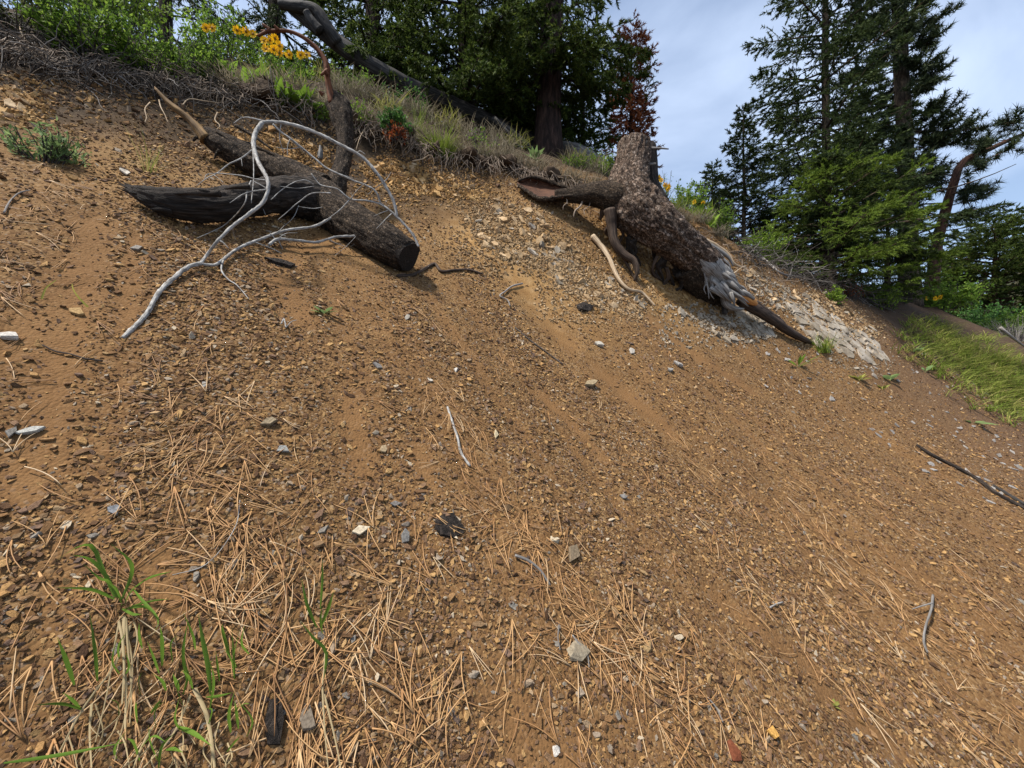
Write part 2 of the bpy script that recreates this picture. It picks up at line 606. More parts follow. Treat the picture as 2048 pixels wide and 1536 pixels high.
def bark_material(name, cols, su=16.0, sl=3.0, bump=.9, dist=.03, rough=.9, flake=None):
    m, N, L = new_mat(name)
    bk = attr(N, 'bark').outputs['Vector']
    mp = N.new('ShaderNodeMapping')
    mp.inputs['Scale'].default_value = (su, su, sl)
    L.new(bk, mp.inputs['Vector'])
    n = noise(N, L, mp.outputs['Vector'], 1.6, 8, .66, .6)
    r = ramp(N, [(.30, cols[0]), (.48, cols[1]), (.62, cols[2]), (.78, cols[3])])
    L.new(n.outputs['Fac'], r.inputs['Fac'])
    col = r.outputs['Color']
    h = n.outputs['Fac']
    if flake:
        dn = noise(N, L, bk, 18, 4, .65)
        wv = mixc(N, L, .09, bk, dn.outputs['Color'], 'ADD')
        mp2 = N.new('ShaderNodeMapping'); mp2.inputs['Scale'].default_value = (1, 1, .5)
        L.new(wv, mp2.inputs['Vector'])
        vo = N.new('ShaderNodeTexVoronoi'); vo.inputs['Scale'].default_value = flake[0]
        L.new(mp2.outputs['Vector'], vo.inputs['Vector'])
        ve = N.new('ShaderNodeTexVoronoi'); ve.feature = 'DISTANCE_TO_EDGE'; ve.inputs['Scale'].default_value = flake[0]
        L.new(mp2.outputs['Vector'], ve.inputs['Vector'])
        sp = N.new('ShaderNodeSeparateColor'); L.new(vo.outputs['Color'], sp.inputs['Color'])
        fr = ramp(N, [(0, cols[0]), (.35, cols[1]), (.65, flake[1]), (1, flake[2])])
        L.new(sp.outputs['Blue'], fr.inputs['Fac'])
        col = mixc(N, L, .35, col, fr.outputs['Color'])
        gap = ramp(N, [(0, (.12, .10, .09)), (.16, (1, 1, 1))])
        L.new(ve.outputs['Distance'], gap.inputs['Fac'])
        col = mixc(N, L, .85, col, gap.outputs['Color'], 'MULTIPLY')
        fn = noise(N, L, bk, 120, 4, .7)
        fv = ramp(N, [(.3, (.55, .53, .5)), (.7, (1.35, 1.33, 1.3))])
        L.new(fn.outputs['Fac'], fv.inputs['Fac'])
        col = mixc(N, L, 1.0, col, fv.outputs['Color'], 'MULTIPLY')
        ad = N.new('ShaderNodeMath'); ad.operation = 'MULTIPLY_ADD'
        L.new(sp.outputs['Blue'], ad.inputs[0]); ad.inputs[1].default_value = .5; L.new(h, ad.inputs[2])
        ad2 = N.new('ShaderNodeMath'); ad2.operation = 'MULTIPLY_ADD'
        L.new(gap.outputs['Color'], ad2.inputs[0]); ad2.inputs[1].default_value = .8; L.new(ad.outputs[0], ad2.inputs[2])
        ad = ad2
        h = ad.outputs[0]
    return finish(m, N, L, col, rough, h, bump, dist, .2)

def wood_material(name, cols, grain=60):
    return bark_material(name, cols, grain, 3.0, .6, .01, .75)

def leaf_material(name, c0, c1, c2=None, trans=.35, rough=.6):
    m, N, L = new_mat(name)
    g = N.new('ShaderNodeNewGeometry')
    pts = [(0, c0), (1, c1)] if c2 is None else [(0, c0), (.6, c1), (1, c2)]
    r = ramp(N, pts)
    L.new(g.outputs['Random Per Island'], r.inputs['Fac'])
    n = noise(N, L, g.outputs['Position'], 2.0, 3, .5)
    v = ramp(N, [(.3, (.72, .74, .7)), (.7, (1.2, 1.18, 1.1))])
    L.new(n.outputs['Fac'], v.inputs['Fac'])
    col = mixc(N, L, 1.0, r.outputs['Color'], v.outputs['Color'], 'MULTIPLY')
    b = N.new('ShaderNodeBsdfPrincipled')
    L.new(col, b.inputs['Base Color'])
    b.inputs['Roughness'].default_value = rough
    b.inputs['Specular IOR Level'].default_value = .12
    t = N.new('ShaderNodeBsdfTranslucent')
    L.new(col, t.inputs['Color'])
    mx = N.new('ShaderNodeMixShader')
    mx.inputs['Fac'].default_value = trans
    o = N.new('ShaderNodeOutputMaterial')
    L.new(b.outputs['BSDF'], mx.inputs[1]); L.new(t.outputs['BSDF'], mx.inputs[2])
    L.new(mx.outputs['Shader'], o.inputs['Surface'])
    return m

M = {}
M['ground'] = ground_material()
M['chip'] = stone_material('loose_chip', 'instancer')
M['stone'] = stone_material('single_stone', 'object')
M['rock_tan'] = rock_material('tan_shale', (.17, .105, .05), (.34, .235, .13), (.46, .35, .22))
M['rock_ochre'] = rock_material('ochre_shale', (.17, .085, .028), (.34, .20, .075), (.45, .31, .15))
M['rock_grey'] = rock_material('pale_grey_shale', (.10, .078, .056), (.265, .225, .175), (.40, .36, .30), 6)
M['bark_log'] = bark_material('weathered_bark', [(.010, .007, .005), (.060, .042, .028), (.14, .10, .066), (.24, .18, .125)], 30, 6, 1.0, .03, .95, (62, (.14, .10, .068), (.24, .185, .14)))
M['bark_dark'] = bark_material('charred_shaded_bark', [(.006, .005, .004), (.026, .020, .016), (.065, .05, .04), (.16, .13, .10)], 34, 4.5, 1.0, .045)  # also carries painted shade on the stump flank, sawn end and hollow roots
M['bark_stump'] = bark_material('flaky_stump_bark', [(.022, .014, .010), (.115, .076, .053), (.27, .195, .145), (.48, .385, .31)], 22, 9, 1.0, .035, .95, (52, (.40, .285, .215), (.66, .55, .46)))
M['bark_fir'] = bark_material('furrowed_fir_bark', [(.006, .004, .003), (.024, .014, .011), (.06, .034, .025), (.12, .075, .055)], 16, 1.8, 1.0, .05)
M['bark_pine'] = bark_material('pine_bark', [(.012, .009, .007), (.05, .037, .026), (.12, .088, .058), (.26, .19, .12)], 12, 3, 1.0, .04)
M['bark_red'] = bark_material('red_pine_bark', [(.015, .009, .007), (.06, .03, .02), (.12, .06, .038), (.19, .105, .065)], 14, 4, 1.0, .04)
M['wood_grey'] = wood_material('silvered_wood', [(.045, .04, .036), (.16, .148, .135), (.31, .29, .265), (.45, .425, .39)])
M['wood_white'] = bark_material('bleached_branch_wood', [(.06, .054, .047), (.24, .225, .205), (.40, .385, .36), (.52, .50, .47)], 60, 14, .7, .008, .8)
M['wood_dim'] = wood_material('old_grey_wood', [(.008, .007, .006), (.026, .023, .021), (.06, .055, .05), (.12, .112, .104)], 30)
M['wood_old'] = wood_material('grey_log_wood', [(.05, .046, .042), (.13, .122, .112), (.23, .215, .20), (.34, .325, .305)], 26)
M['wood_tan'] = wood_material('tan_root_wood', [(.15, .10, .06), (.33, .24, .15), (.46, .36, .25), (.56, .47, .35)])
M['wood_red'] = wood_material('rotten_red_wood', [(.012, .006, .004), (.055, .025, .014), (.13, .056, .028), (.24, .14, .085)], 70)
M['wood_orange'] = wood_material('fresh_orange_wood', [(.25, .10, .03), (.45, .20, .06), (.6, .3, .1), (.65, .42, .22)], 30)
M['wood_yellow'] = wood_material('yellow_broken_wood', [(.05, .028, .012), (.13, .075, .03), (.22, .13, .05), (.34, .22, .10)], 30)
M['wood_rust'] = wood_material('rust_coloured_branch', [(.025, .009, .005), (.085, .03, .013), (.15, .052, .02), (.21, .085, .036)], 40)
M['root'] = wood_material('dark_root', [(.012, .008, .006), (.04, .026, .018), (.09, .06, .042), (.16, .12, .09)], 50)
M['twig'] = wood_material('dead_grey_twig', [(.07, .06, .053), (.18, .16, .145), (.30, .275, .255), (.42, .40, .375)], 80)
M['twig_dark'] = wood_material('dead_dark_twig', [(.02, .016, .013), (.05, .042, .036), (.10, .085, .074), (.2, .18, .16)], 80)
M['rootlet'] = wood_material('hanging_rootlet', [(.09, .06, .042), (.22, .165, .12), (.34, .275, .215), (.46, .40, .34)], 80)
M['fir'] = leaf_material('fir_needles', (.024, .044, .010), (.058, .086, .018), (.115, .145, .030), .35)
M['fir_dark'] = leaf_material('dark_fir_needles', (.024, .036, .016), (.045, .066, .026), (.07, .092, .032), .25)
M['fir_lime'] = leaf_material('young_fir_needles', (.06, .105, .014), (.13, .19, .028), (.22, .28, .05), .4)
M['fir_blue'] = leaf_material('blue_green_needles', (.020, .034, .012), (.042, .064, .022), (.078, .102, .034), .28)
M['pine'] = leaf_material('pine_needles', (.016, .026, .014), (.032, .048, .022), (.058, .074, .030), .2)
M['rust'] = leaf_material('dead_rust_needles', (.14, .042, .018), (.25, .08, .034), (.33, .13, .06), .3)
M['olive'] = leaf_material('olive_leaves', (.05, .065, .02), (.10, .115, .035), (.15, .16, .05), .3)
M['leaf'] = leaf_material('bright_leaves', (.065, .13, .018), (.14, .23, .032), (.24, .34, .055), .5)
M['leaf_lime'] = leaf_material('lime_leaves', (.08, .14, .018), (.16, .25, .03), (.25, .34, .05), .4)
M['leaf_grey'] = leaf_material('grey_green_leaves', (.10, .16, .055), (.18, .26, .10), (.28, .36, .16), .4)
M['leaf_dark'] = leaf_material('glossy_dark_leaves', (.03, .085, .02), (.07, .16, .035), (.13, .25, .06), .35, .4)
M['leaf_red'] = leaf_material('orange_red_leaves', (.16, .035, .014), (.30, .075, .025), (.36, .16, .06), .35)
M['grass'] = leaf_material('green_grass', (.10, .15, .022), (.19, .25, .04), (.30, .34, .08), .4)
M['grass_near'] = leaf_material('fresh_grass_blades', (.06, .13, .018), (.12, .21, .032), (.24, .30, .06), .45)
M['grass_mix'] = leaf_material('yellowing_grass', (.13, .16, .035), (.27, .27, .07), (.40, .35, .14), .4)
M['straw'] = leaf_material('dry_straw', (.20, .145, .08), (.36, .28, .165), (.48, .40, .26), .3)
M['hay'] = leaf_material('grey_dry_grass', (.10, .085, .06), (.225, .19, .14), (.36, .315, .245), .3)
M['petal'] = leaf_material('yellow_petals', (.72, .36, .006), (.80, .46, .012), (.85, .55, .03), .35)
M['flower_eye'] = leaf_material('brown_flower_centre', (.14, .06, .01), (.25, .11, .015), None, .0)

def needle_material(name, source):
    m, N, L = new_mat(name)
    r = ramp(N, [(0, (.19, .095, .038)), (.4, (.33, .175, .07)), (.8, (.42, .25, .11)), (1, (.45, .33, .20))])
    if source == 'instancer':
        L.new(attr(N, 'tint', 'INSTANCER').outputs['Fac'], r.inputs['Fac'])
    else:
        L.new(N.new('ShaderNodeObjectInfo').outputs['Random'], r.inputs['Fac'])
    return finish(m, N, L, r.outputs['Color'], .6, None, spec=.3)
M['soil'] = rock_material('dark_root_soil', (.022, .014, .009), (.065, .043, .027), (.13, .09, .056), 14)
M['needle'] = needle_material('dry_needle_scatter', 'instancer')
M['needle_obj'] = needle_material('dry_needle', 'object')

# ------------------------------------------------------------------ ground mesh
def build_ground():
    ny, nx = _X.shape
    V = np.stack([_X, _Y, GZ], -1).reshape(-1, 3)
    i = np.arange(ny - 1)[:, None] * nx + np.arange(nx - 1)[None]
    Fq = np.stack([i, i + 1, i + nx + 1, i + nx], -1).reshape(-1, 4)
    fi = fines(_X, _Y)
    duff_shade = rim_mask(_X, _Y)
    t = top_z(_X, _Y) - face_z(_X, _Y)
    P3 = np.stack([_X, _Y, 0 * _X], -1)
    n = fbm(P3 * 1.6, 4)
    och = np.exp(-((t - .75 + .3 * n) / .7) ** 2) * sstep(1.5, 3.0, _Y) * sstep(6.5, 3.5, _X) * .8
    for px, py, r in ((1290, 520, .6), (1080, 520, .7), (950, 470, .5)):
        p = G(px, py)
        och = np.maximum(och, .85 * np.exp(-(np.hypot(_X - p[0], _Y - p[1]) / r) ** 2) * (1 + .3 * n))
    och = np.clip(och, 0, 1) * (1 - duff_shade)
    umb = sstep(4.2, 7.5, _X + .4 * n) * (1 - .3 * duff_shade)
    o = link('hillside', make_mesh('hillside', V, Fq, M['ground'], True,
             {'fines': (fi * (1 - duff_shade)).ravel(), 'ochre': och.ravel(), 'duff_shade': duff_shade.ravel(), 'umber': umb.ravel()}))
    tag(o, 'steep bare brown scree slope cut below a vegetated edge', kind='structure')
build_ground()

# ------------------------------------------------------------------ scatter by geometry nodes (uncountable stuff)
def hull_mesh(name, seed, dims, mat, npts=10):
    r = np.random.default_rng(seed)
    bm = bmesh.new()
    p = r.normal(size=(npts, 3))
    p = nrm(p) * r.uniform(.75, 1.0, (npts, 1)) * np.array(dims) * .5
    for q in p: bm.verts.new(q)
    res = bmesh.ops.convex_hull(bm, input=bm.verts[:])
    kill = [v for v in bm.verts if not v.link_faces]
    bmesh.ops.delete(bm, geom=kill, context='VERTS')
    me = bpy.data.meshes.new(name)
    bm.to_mesh(me); bm.free()
    me.materials.append(mat)
    return me

def plate_mesh(name, seed, mat, thick=.28, n=5, asp=.7):
    """flat angular flake: irregular polygon prism with bevelled, uneven faces"""
    r = np.random.default_rng(seed)
    a = np.sort(np.linspace(0, 2 * np.pi, n, endpoint=False) + r.uniform(-.42, .42, n))
    rad = r.uniform(.55, 1.0, n)
    x, y = np.cos(a) * rad * .5, np.sin(a) * rad * .5 * asp
    tilt = r.normal(0, .12, 2)
    zt = thick * .5 + tilt[0] * x + tilt[1] * y
    zb = -thick * .5 + r.normal(0, .03, n)
    s = r.uniform(.90, .98)
    V = np.vstack([np.stack([x * s, y * s, zt], -1), np.stack([x, y, zt * .35 + zb * .2], -1), np.stack([x * .85, y * .85, zb], -1),
                   [[0, 0, thick * .5 + r.normal(0, .02)]], [[0, 0, -thick * .5]]])
    F4, F3 = [], []
    for i in range(n):
        j = (i + 1) % n
        F4 += [[n + i, n + j, j, i], [2 * n + i, 2 * n + j, n + j, n + i]]
        F3 += [[i, j, 3 * n], [2 * n + j, 2 * n + i, 3 * n + 1]]
    return make_mesh(name, V, [np.array(F4), np.array(F3)], mat, False)

def needle_bundle(name, seed, mat, count=3, length=1.0, wd=.0108):
    r = np.random.default_rng(seed)
    g = Geo()
    for k in range(count):
        a = r.normal(0, .13) + (k - (count - 1) / 2) * .14
        bend = r.normal(0, .2)
        L = length * r.uniform(.8, 1.05)
        s = np.linspace(0, 1, 6)
        C = np.stack([L * s * np.cos(a) , L * (s * np.sin(a) + bend * s * s), .012 + .05 * s * r.uniform(.0, .8) * (1 - s * .7)], -1)
        tube(g, C, wd * np.array([1.15, 1, 1, 1, .9, .35]), 4, None, True)
    V = np.concatenate(g.V)
    return make_mesh(name, V, [np.concatenate(g.F4), np.concatenate(g.F3)], mat, True)

def scatter(name, pts, rot, scl, idx, tint, protos, label):
    me = bpy.data.meshes.new(name)
    me.vertices.add(len(pts))
    me.vertices.foreach_set('co', np.asarray(pts, np.float32).ravel())
    for k, a in (('rot', rot), ('scl', scl)):
        at = me.attributes.new(k, 'FLOAT_VECTOR', 'POINT'); at.data.foreach_set('vector', np.asarray(a, np.float32).ravel())
    at = me.attributes.new('pick', 'INT', 'POINT'); at.data.foreach_set('value', np.asarray(idx, np.int32))
    at = me.attributes.new('tint', 'FLOAT', 'POINT'); at.data.foreach_set('value', np.asarray(tint, np.float32))
    me.update()
    o = link(name, me)
    pc = bpy.data.collections.new(name + '_kinds')
    for p in protos:
        pc.objects.link(bpy.data.objects.new(p.name, p))
    ng = bpy.data.node_groups.new(name, 'GeometryNodeTree')
    ng.interface.new_socket('Geometry', in_out='INPUT', socket_type='NodeSocketGeometry')
    ng.interface.new_socket('Geometry', in_out='OUTPUT', socket_type='NodeSocketGeometry')
    N, L = ng.nodes, ng.links
    gi, go = N.new('NodeGroupInput'), N.new('NodeGroupOutput')
    m2p = N.new('GeometryNodeMeshToPoints')
    ci = N.new('GeometryNodeCollectionInfo')
    ci.inputs['Collection'].default_value = pc
    ci.inputs['Separate Children'].default_value = True
    ci.inputs['Reset Children'].default_value = True
    iop = N.new('GeometryNodeInstanceOnPoints')
    iop.inputs['Pick Instance'].default_value = True
    def na(nm, ty):
        a = N.new('GeometryNodeInputNamedAttribute'); a.data_type = ty
        a.inputs['Name'].default_value = nm
        return a.outputs['Attribute']
    e2r = N.new('FunctionNodeEulerToRotation')
    L.new(na('rot', 'FLOAT_VECTOR'), e2r.inputs[0])
    L.new(gi.outputs[0], m2p.inputs['Mesh'])
    L.new(m2p.outputs['Points'], iop.inputs['Points'])
    L.new(ci.outputs[0], iop.inputs['Instance'])
    L.new(na('pick', 'INT'), iop.inputs['Instance Index'])
    L.new(e2r.outputs[0], iop.inputs['Rotation'])
    L.new(na('scl', 'FLOAT_VECTOR'), iop.inputs['Scale'])
    L.new(iop.outputs['Instances'], go.inputs[0])
    md = o.modifiers.new('scatter', 'NODES')
    md.node_group = ng
    return tag(o, label, kind='stuff')

def orient(n, yaw, tilt=None):
    """euler angles that lay local Z on n, turned by yaw, with extra random tilt"""
    out = np.zeros((len(n), 3))
    for i in range(len(n)):
        q = Vector(n[i]).to_track_quat('Z', 'Y')
        m = q.to_matrix() @ Matrix.Rotation(yaw[i], 3, 'Z')
        if tilt is not None:
            m = m @ Euler((tilt[i, 0], tilt[i, 1], 0)).to_matrix()
        out[i] = m.to_euler()
    return out

def on_face(X, Y):
    return rim_mask(X, Y) < .5

chip_protos = [hull_mesh('chip', 100 + i, (1, .72, .30), M['chip'], 10) for i in range(6)] + \
              [plate_mesh('flake', 200 + i, M['chip'], .22, 5, .65) for i in range(4)]

def build_gravel(N):
    K = N * 9
    d = 1.0 + 9.5 * rng.random(K) ** 1.5
    th = rng.uniform(-1.02, 1.02, K)
    X, Y = d * np.sin(th) * 1.1, d * np.cos(th)
    ok = (Y > .45) & (rim_mask(X, Y) < .8)
    X, Y, d = X[ok], Y[ok], d[ok]
    fi = fines(X, Y)
    c, a = X * CROSS[0] + Y * CROSS[1], X * FALL[0] + Y * FALL[1]
    cl = fbm(np.stack([c * 3.0, a * 1.2, 0 * c + 7], -1), 3)
    keep = rng.random(len(X)) < (1 - .9 * fi) * np.clip(.7 + .8 * cl, .2, 1)
    X, Y, d, cl = X[keep][:N], Y[keep][:N], d[keep][:N], cl[keep][:N]
    n = len(X)
    s = .0092 * np.exp(rng.normal(0, .52, n)) * np.clip(d / 1.5, .8, 3.0) ** .5 * (1 + .35 * np.clip(cl, 0, 1))
    s = np.minimum(s, .046)
    nn = hn(X, Y)
    P_ = np.stack([X, Y, hz(X, Y)], -1) + nn * (s * .12)[:, None]
    R_ = orient(nn, rng.uniform(0, 6.28, n), rng.normal(0, .33, (n, 2)))
    sc = np.stack([s * rng.uniform(.9, 1.5, n), s, s * rng.uniform(.7, 1.2, n)], -1)
    scatter('gravel', P_, R_, sc, rng.integers(0, len(chip_protos), n), np.clip(rng.beta(1.6, 1.9, n) + .1 * cl, 0, 1), chip_protos,
            'countless small brown shale fragments covering the slope')
build_gravel(190000)

def build_bank_rubble():
    n0 = 16000
    px = rng.uniform(-20, 1560, n0)
    X, Y = [], []
    for x in px:
        t = float(np.interp(x, [0, 200, 400, 600, 780, 1000, 1150, 1250, 1400, 1560], [3.65, 3.95, 4.55, 5.05, 5.4, 5.85, 6.05, 6.0, 6.5, 6.6])) - abs(rng.normal(0, .45))
        X.append((x - CX) / F * t); Y.append(t)
    X, Y = np.array(X), np.array(Y)
    nn = hn(X, Y)
    keep = (rng.random(n0) < .25 + 1.2 * (1 - nn[:, 2])) & (fbm(np.stack([X * 2, Y * 2, 0 * X], -1), 3) > -.35)
    X, Y, nn = X[keep], Y[keep], nn[keep]
    n = len(X)
    s = .022 * np.exp(rng.normal(0, .5, n))
    P_ = np.stack([X, Y, hz(X, Y)], -1) + nn * (s * .1)[:, None]
    R_ = orient(nn, rng.uniform(0, 6.28, n), rng.normal(0, .5, (n, 2)))
    scatter('bank_rubble', P_, R_, np.stack([s * 1.3, s, s * 1.3], -1), rng.integers(0, 10, n), np.clip(rng.beta(2.2, 2.0, n), 0, .9), chip_protos, 'crumbling soil and rock fragments in the cut bank')
build_bank_rubble()

# ------------------------------------------------------------------ single stones
STONE_COL = {'brown': (.19, .122, .066), 'ochre': (.32, .20, .095), 'grey': (.215, .195, .165), 'plum': (.105, .074, .058), 'pale': (.42, .38, .31)}
plates = [plate_mesh('shale_chip', 300 + i, M['stone'], .18 + .04 * (i % 4), 4 + i % 3, .55 + .06 * (i % 5)) for i in range(12)]
hulls = [hull_mesh('stone', 330 + i, (1, .8, .55), M['stone'], 14) for i in range(6)]

def place_stone(name, me, p, size, col, label, cat, group=None, yaw=0.0, tilt=(0, 0), sink=.1, flat=1.0):
    o = link(name, me)
    n = hn(p[0], p[1])
    q = orient([n], [yaw], np.array([tilt]))[0]
    o.rotation_euler = q
    o.location = Vector(p) + Vector(n) * size * (.12 - sink)
    o.scale = (size, size, size * flat)
    v = random.uniform(.72, 1.0)
    o.color = (min(col[0] * v, 1), min(col[1] * v, 1), min(col[2] * v, 1), 1)
    return tag(o, label, cat, group)

def build_chips(N):
    lab = {'brown': 'brown angular shale chip lying loose on the gravel slope', 'ochre': 'ochre yellow shale chip lying loose on the gravel slope',
           'grey': 'grey shale chip lying loose on the gravel slope', 'plum': 'dark plum brown shale chip lying loose on the gravel slope'}
    n = 0
    while n < N:
        px, py = random.uniform(5, 2043), random.uniform(620, 1530)
        if random.random() > .25 + .75 * ((py - 620) / 900): continue
        t = gt(px, py)
        if t is None or t > 4.2: continue
        p = ray(px, py) * t
        if fines(p[0], p[1]) > .55 and random.random() < .85: continue
        c = random.choices(['brown', 'ochre', 'grey', 'plum'], [.40, .22, .2, .18])[0]
        size = random.uniform(.022, .036) * (1 + .25 * (t - 1)) * (1.5 if random.random() < .12 else 1)
        place_stone('shale_chip', random.choice(plates), p, size, STONE_COL[c], lab[c], 'stone', c + ' chips strewn over the slope',
                    random.uniform(0, 6.28), (random.gauss(0, .25), random.gauss(0, .25)))
        n += 1
build_chips(280)

# px, py, size in px, colour, proto kind, label
SPECIAL = [
 (720, 1064, 40, (.55, .47, .34), 'p', 'cream coloured crumbly stone beside a flat grey one'),
 (808, 1080, 42, (.17, .165, .155), 'p', 'flat dark grey stone right of the cream coloured one'),
 (1110, 1081, 26, (.60, .52, .38), 'h', 'small cream lump of rock lying among needles'),
 (1146, 1110, 42, (.19, .145, .095), 'p', 'flat brown stone just below the cream lump'),
 (230, 1022, 36, (.22, .23, .245), 'p', 'blue grey flat stone above the near grass clump'),
 (62, 865, 38, (.36, .36, .33), 'p', 'pale grey flat stone near the left edge with a darker one beside it'),
 (25, 868, 30, (.22, .21, .19), 'p', 'darker grey stone touching the pale flat one at left edge'),
 (15, 676, 40, (.48, .45, .41), 'p', 'large pale flat stone cut by the left edge'),
 (1466, 1500, 44, (.15, .05, .025), 'h', 'rust red lump of rotten wood or rock at the bottom edge'),
 (1540, 1465, 38, (.55, .31, .085), 'p', 'long bright ochre yellow chip near the bottom edge'),
 (1111, 1500, 24, (.55, .52, .47), 'h', 'small whitish stone at the bottom edge'),
 (612, 1445, 58, (.20, .165, .125), 'p', 'large flat brown stone right of the black charred wood'),
 (1155, 1305, 62, (.23, .195, .14), 'h', 'big rounded half buried stone with ochre patches'),
 (815, 636, 22, (.42, .38, .32), 'p', 'pale flat stone on the open slope below the log'),
 (755, 734, 20, (.24, .225, .21), 'p', 'small grey flat stone in the middle of the slope'),
 (913, 740, 16, (.50, .47, .42), 'h', 'small white stone with needles beside it'),
 (860, 762, 16, (.46, .42, .35), 'p', 'pale round flat chip left of the small white stone'),
 (1180, 770, 36, (.33, .26, .16), 'p', 'broad tan stone set in the slope'),
 (990, 870, 20, (.50, .42, .27), 'p', 'pale yellow stone right of the white twig'),
 (1247, 996, 20, (.21, .20, .19), 'p', 'grey stone on the open slope right of centre'),
 (767, 900, 22, (.34, .26, .16), 'p', 'tan triangular stone left of the white twig'),
 (565, 902, 30, (.29, .29, .27), 'p', 'grey stone among needles left of centre'),
 (535, 848, 38, (.25, .20, .13), 'p', 'wide brown stone above the needle pile'),
 (410, 772, 22, (.33, .32, .30), 'p', 'light grey chip below the white branch'),
 (790, 1010, 26, (.16, .15, .14), 'p', 'dark grey elongated stone in the gravel'),
 (1297, 1298, 34, (.26, .18, .09), 'h', 'brown rounded stone at the end of a needle pile'),
 (155, 627, 30, (.36, .24, .11), 'p', 'ochre curled bark flake beside the yellow grass stem'),
 (275, 500, 22, (.33, .30, .26), 'p', 'pale chip below the broken left limb of the log'),
 (250, 348, 30, (.45, .41, .35), 'p', 'pale flat stone near the wispy weed'),
 (115, 322, 26, (.42, .34, .24), 'p', 'tan flat stone under the leafy weed at left'),
 (545, 262, 26, (.30, .18, .08), 'p', 'ochre stone in the cut below the yellow flowers'),
 (1195, 690, 24, (.46, .43, .37), 'p', 'pale stone in the line of rubble below the outcrop'),
 (1262, 704, 20, (.44, .41, .36), 'p', 'pale stone at the lower end of the rubble'),
 (1355, 730, 26, (.36, .35, .33), 'p', 'grey flat stone on the smooth slope right of centre'),
 (1340, 742, 22, (.27, .26, .24), 'p', 'darker grey stone under the flat grey one'),
]
def build_special():
    for i, (px, py, spx, col, kind, label) in enumerate(SPECIAL):
        p = G(px, py)
        size = spx / F * p[1] * 1.15
        me = plates[i % 12] if kind == 'p' else hulls[i % 6]
        place_stone('stone', me, p, size, col, label, 'stone', None, i * 1.3, (random.gauss(0, .1), random.gauss(0, .1)), 0.0 if kind == 'p' else .12,
                    .8 if kind == 'p' else 1)
build_special()

def solid_piece(name, label, cat, pix, thick, mat, k=.02, group=None):
    """a flat piece with an outline given in the picture, laid on the slope with real thickness"""
    P_ = np.array([G(*q) for q in pix])
    c = P_.mean(0)
    n = hn(c[0], c[1])
    # project onto the tangent plane
    P_ = P_ - np.outer((P_ - c) @ n, n)
    m = len(P_)
    top = P_ + n * thick * (1 + .3 * rng.normal(size=(m, 1)))
    inn = c + (top - c) * .6 + n * thick * .5
    V = np.vstack([P_ - n * thick * .6, top, inn, [c + n * thick * 1.5]]) - c
    F4, F3 = [], []
    for i in range(m):
        j = (i + 1) % m
        F4 += [[i, j, m + j, m + i], [m + i, m + j, 2 * m + j, 2 * m + i]]
        F3 += [[2 * m + i, 2 * m + j, 3 * m]]
    o = link(name, make_mesh(name, V, [np.array(F4), np.array(F3)], mat, False, {'bark': V * 1.0}))
    o.location = c
    return tag(o, label, cat, group)
solid_piece('bark_flake', 'dark brown triangular flake of bark lying in the middle foreground', 'bark flake',
            [(870, 1040), (888, 1030), (905, 1028), (928, 1058), (925, 1068), (905, 1076), (880, 1072), (869, 1060)], .012, M['bark_dark'])
b = solid_piece('charred_wood', 'black charred piece of wood in the gravel near the bottom edge', 'charred wood',
            [(540, 1402), (562, 1396), (568, 1440), (560, 1490), (535, 1490), (528, 1450)], .014, M['bark_dark'])
solid_piece('bark_flake', 'dark narrow bark flake in the middle of the slope below the left log', 'bark flake',
            [(528, 518), (560, 522), (590, 532), (582, 537), (550, 530)], .02, M['bark_dark'])
solid_piece('dark_rock', 'dark stone jutting from the rubble line', 'stone',
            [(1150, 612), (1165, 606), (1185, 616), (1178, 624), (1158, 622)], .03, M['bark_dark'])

# ------------------------------------------------------------------ dry pine needles
NEED = [(380, 600, .2, .5), (370, 820, .2, .9), (420, 950, .22, 1.3), (480, 1040, .2, 1.2), (330, 1130, .22, .6), (560, 1200, .18, .8), (450, 1350, .2, 1.2),
        (700, 1400, .2, 2.0), (850, 1480, .16, 1.3), (1010, 1300, .16, .7), (920, 850, .14, .9), (870, 650, .3, .5), (960, 980, .18, .6), (1050, 1080, .12, .9),
        (1130, 1200, .12, 1.), (1230, 1280, .14, 1.6), (1330, 1360, .15, .9), (1250, 880, .3, .4), (1450, 980, .22, .9), (1600, 1000, .25, 1.), (1700, 1150, .25, 1.1),
        (1850, 1100, .4, 1.2), (1950, 1350, .3, 1.2), (1800, 1350, .2, .8), (1600, 1280, .2, .7), (1950, 960, .5, .7), (60, 450, .3, .8), (150, 370, .3, .4),
        (30, 560, .2, .6), (330, 450, .2, .7), (1990, 1480, .2, .7), (1500, 1420, .15, .5), (250, 1450, .15, .8), (600, 1500, .15, 1.), (100, 1350, .15, .4)]
needle_protos = [needle_bundle('needle_bundle', 500 + i, M['needle'], (1, 2, 1, 3, 2, 1, 3, 2, 1)[i], 1.0) for i in range(9)]
needle_objs = [needle_bundle('pine_needle', 500 + i, M['needle_obj'], (1, 2, 1, 3, 2, 1, 3, 2, 1)[i], 1.0) for i in range(9)]
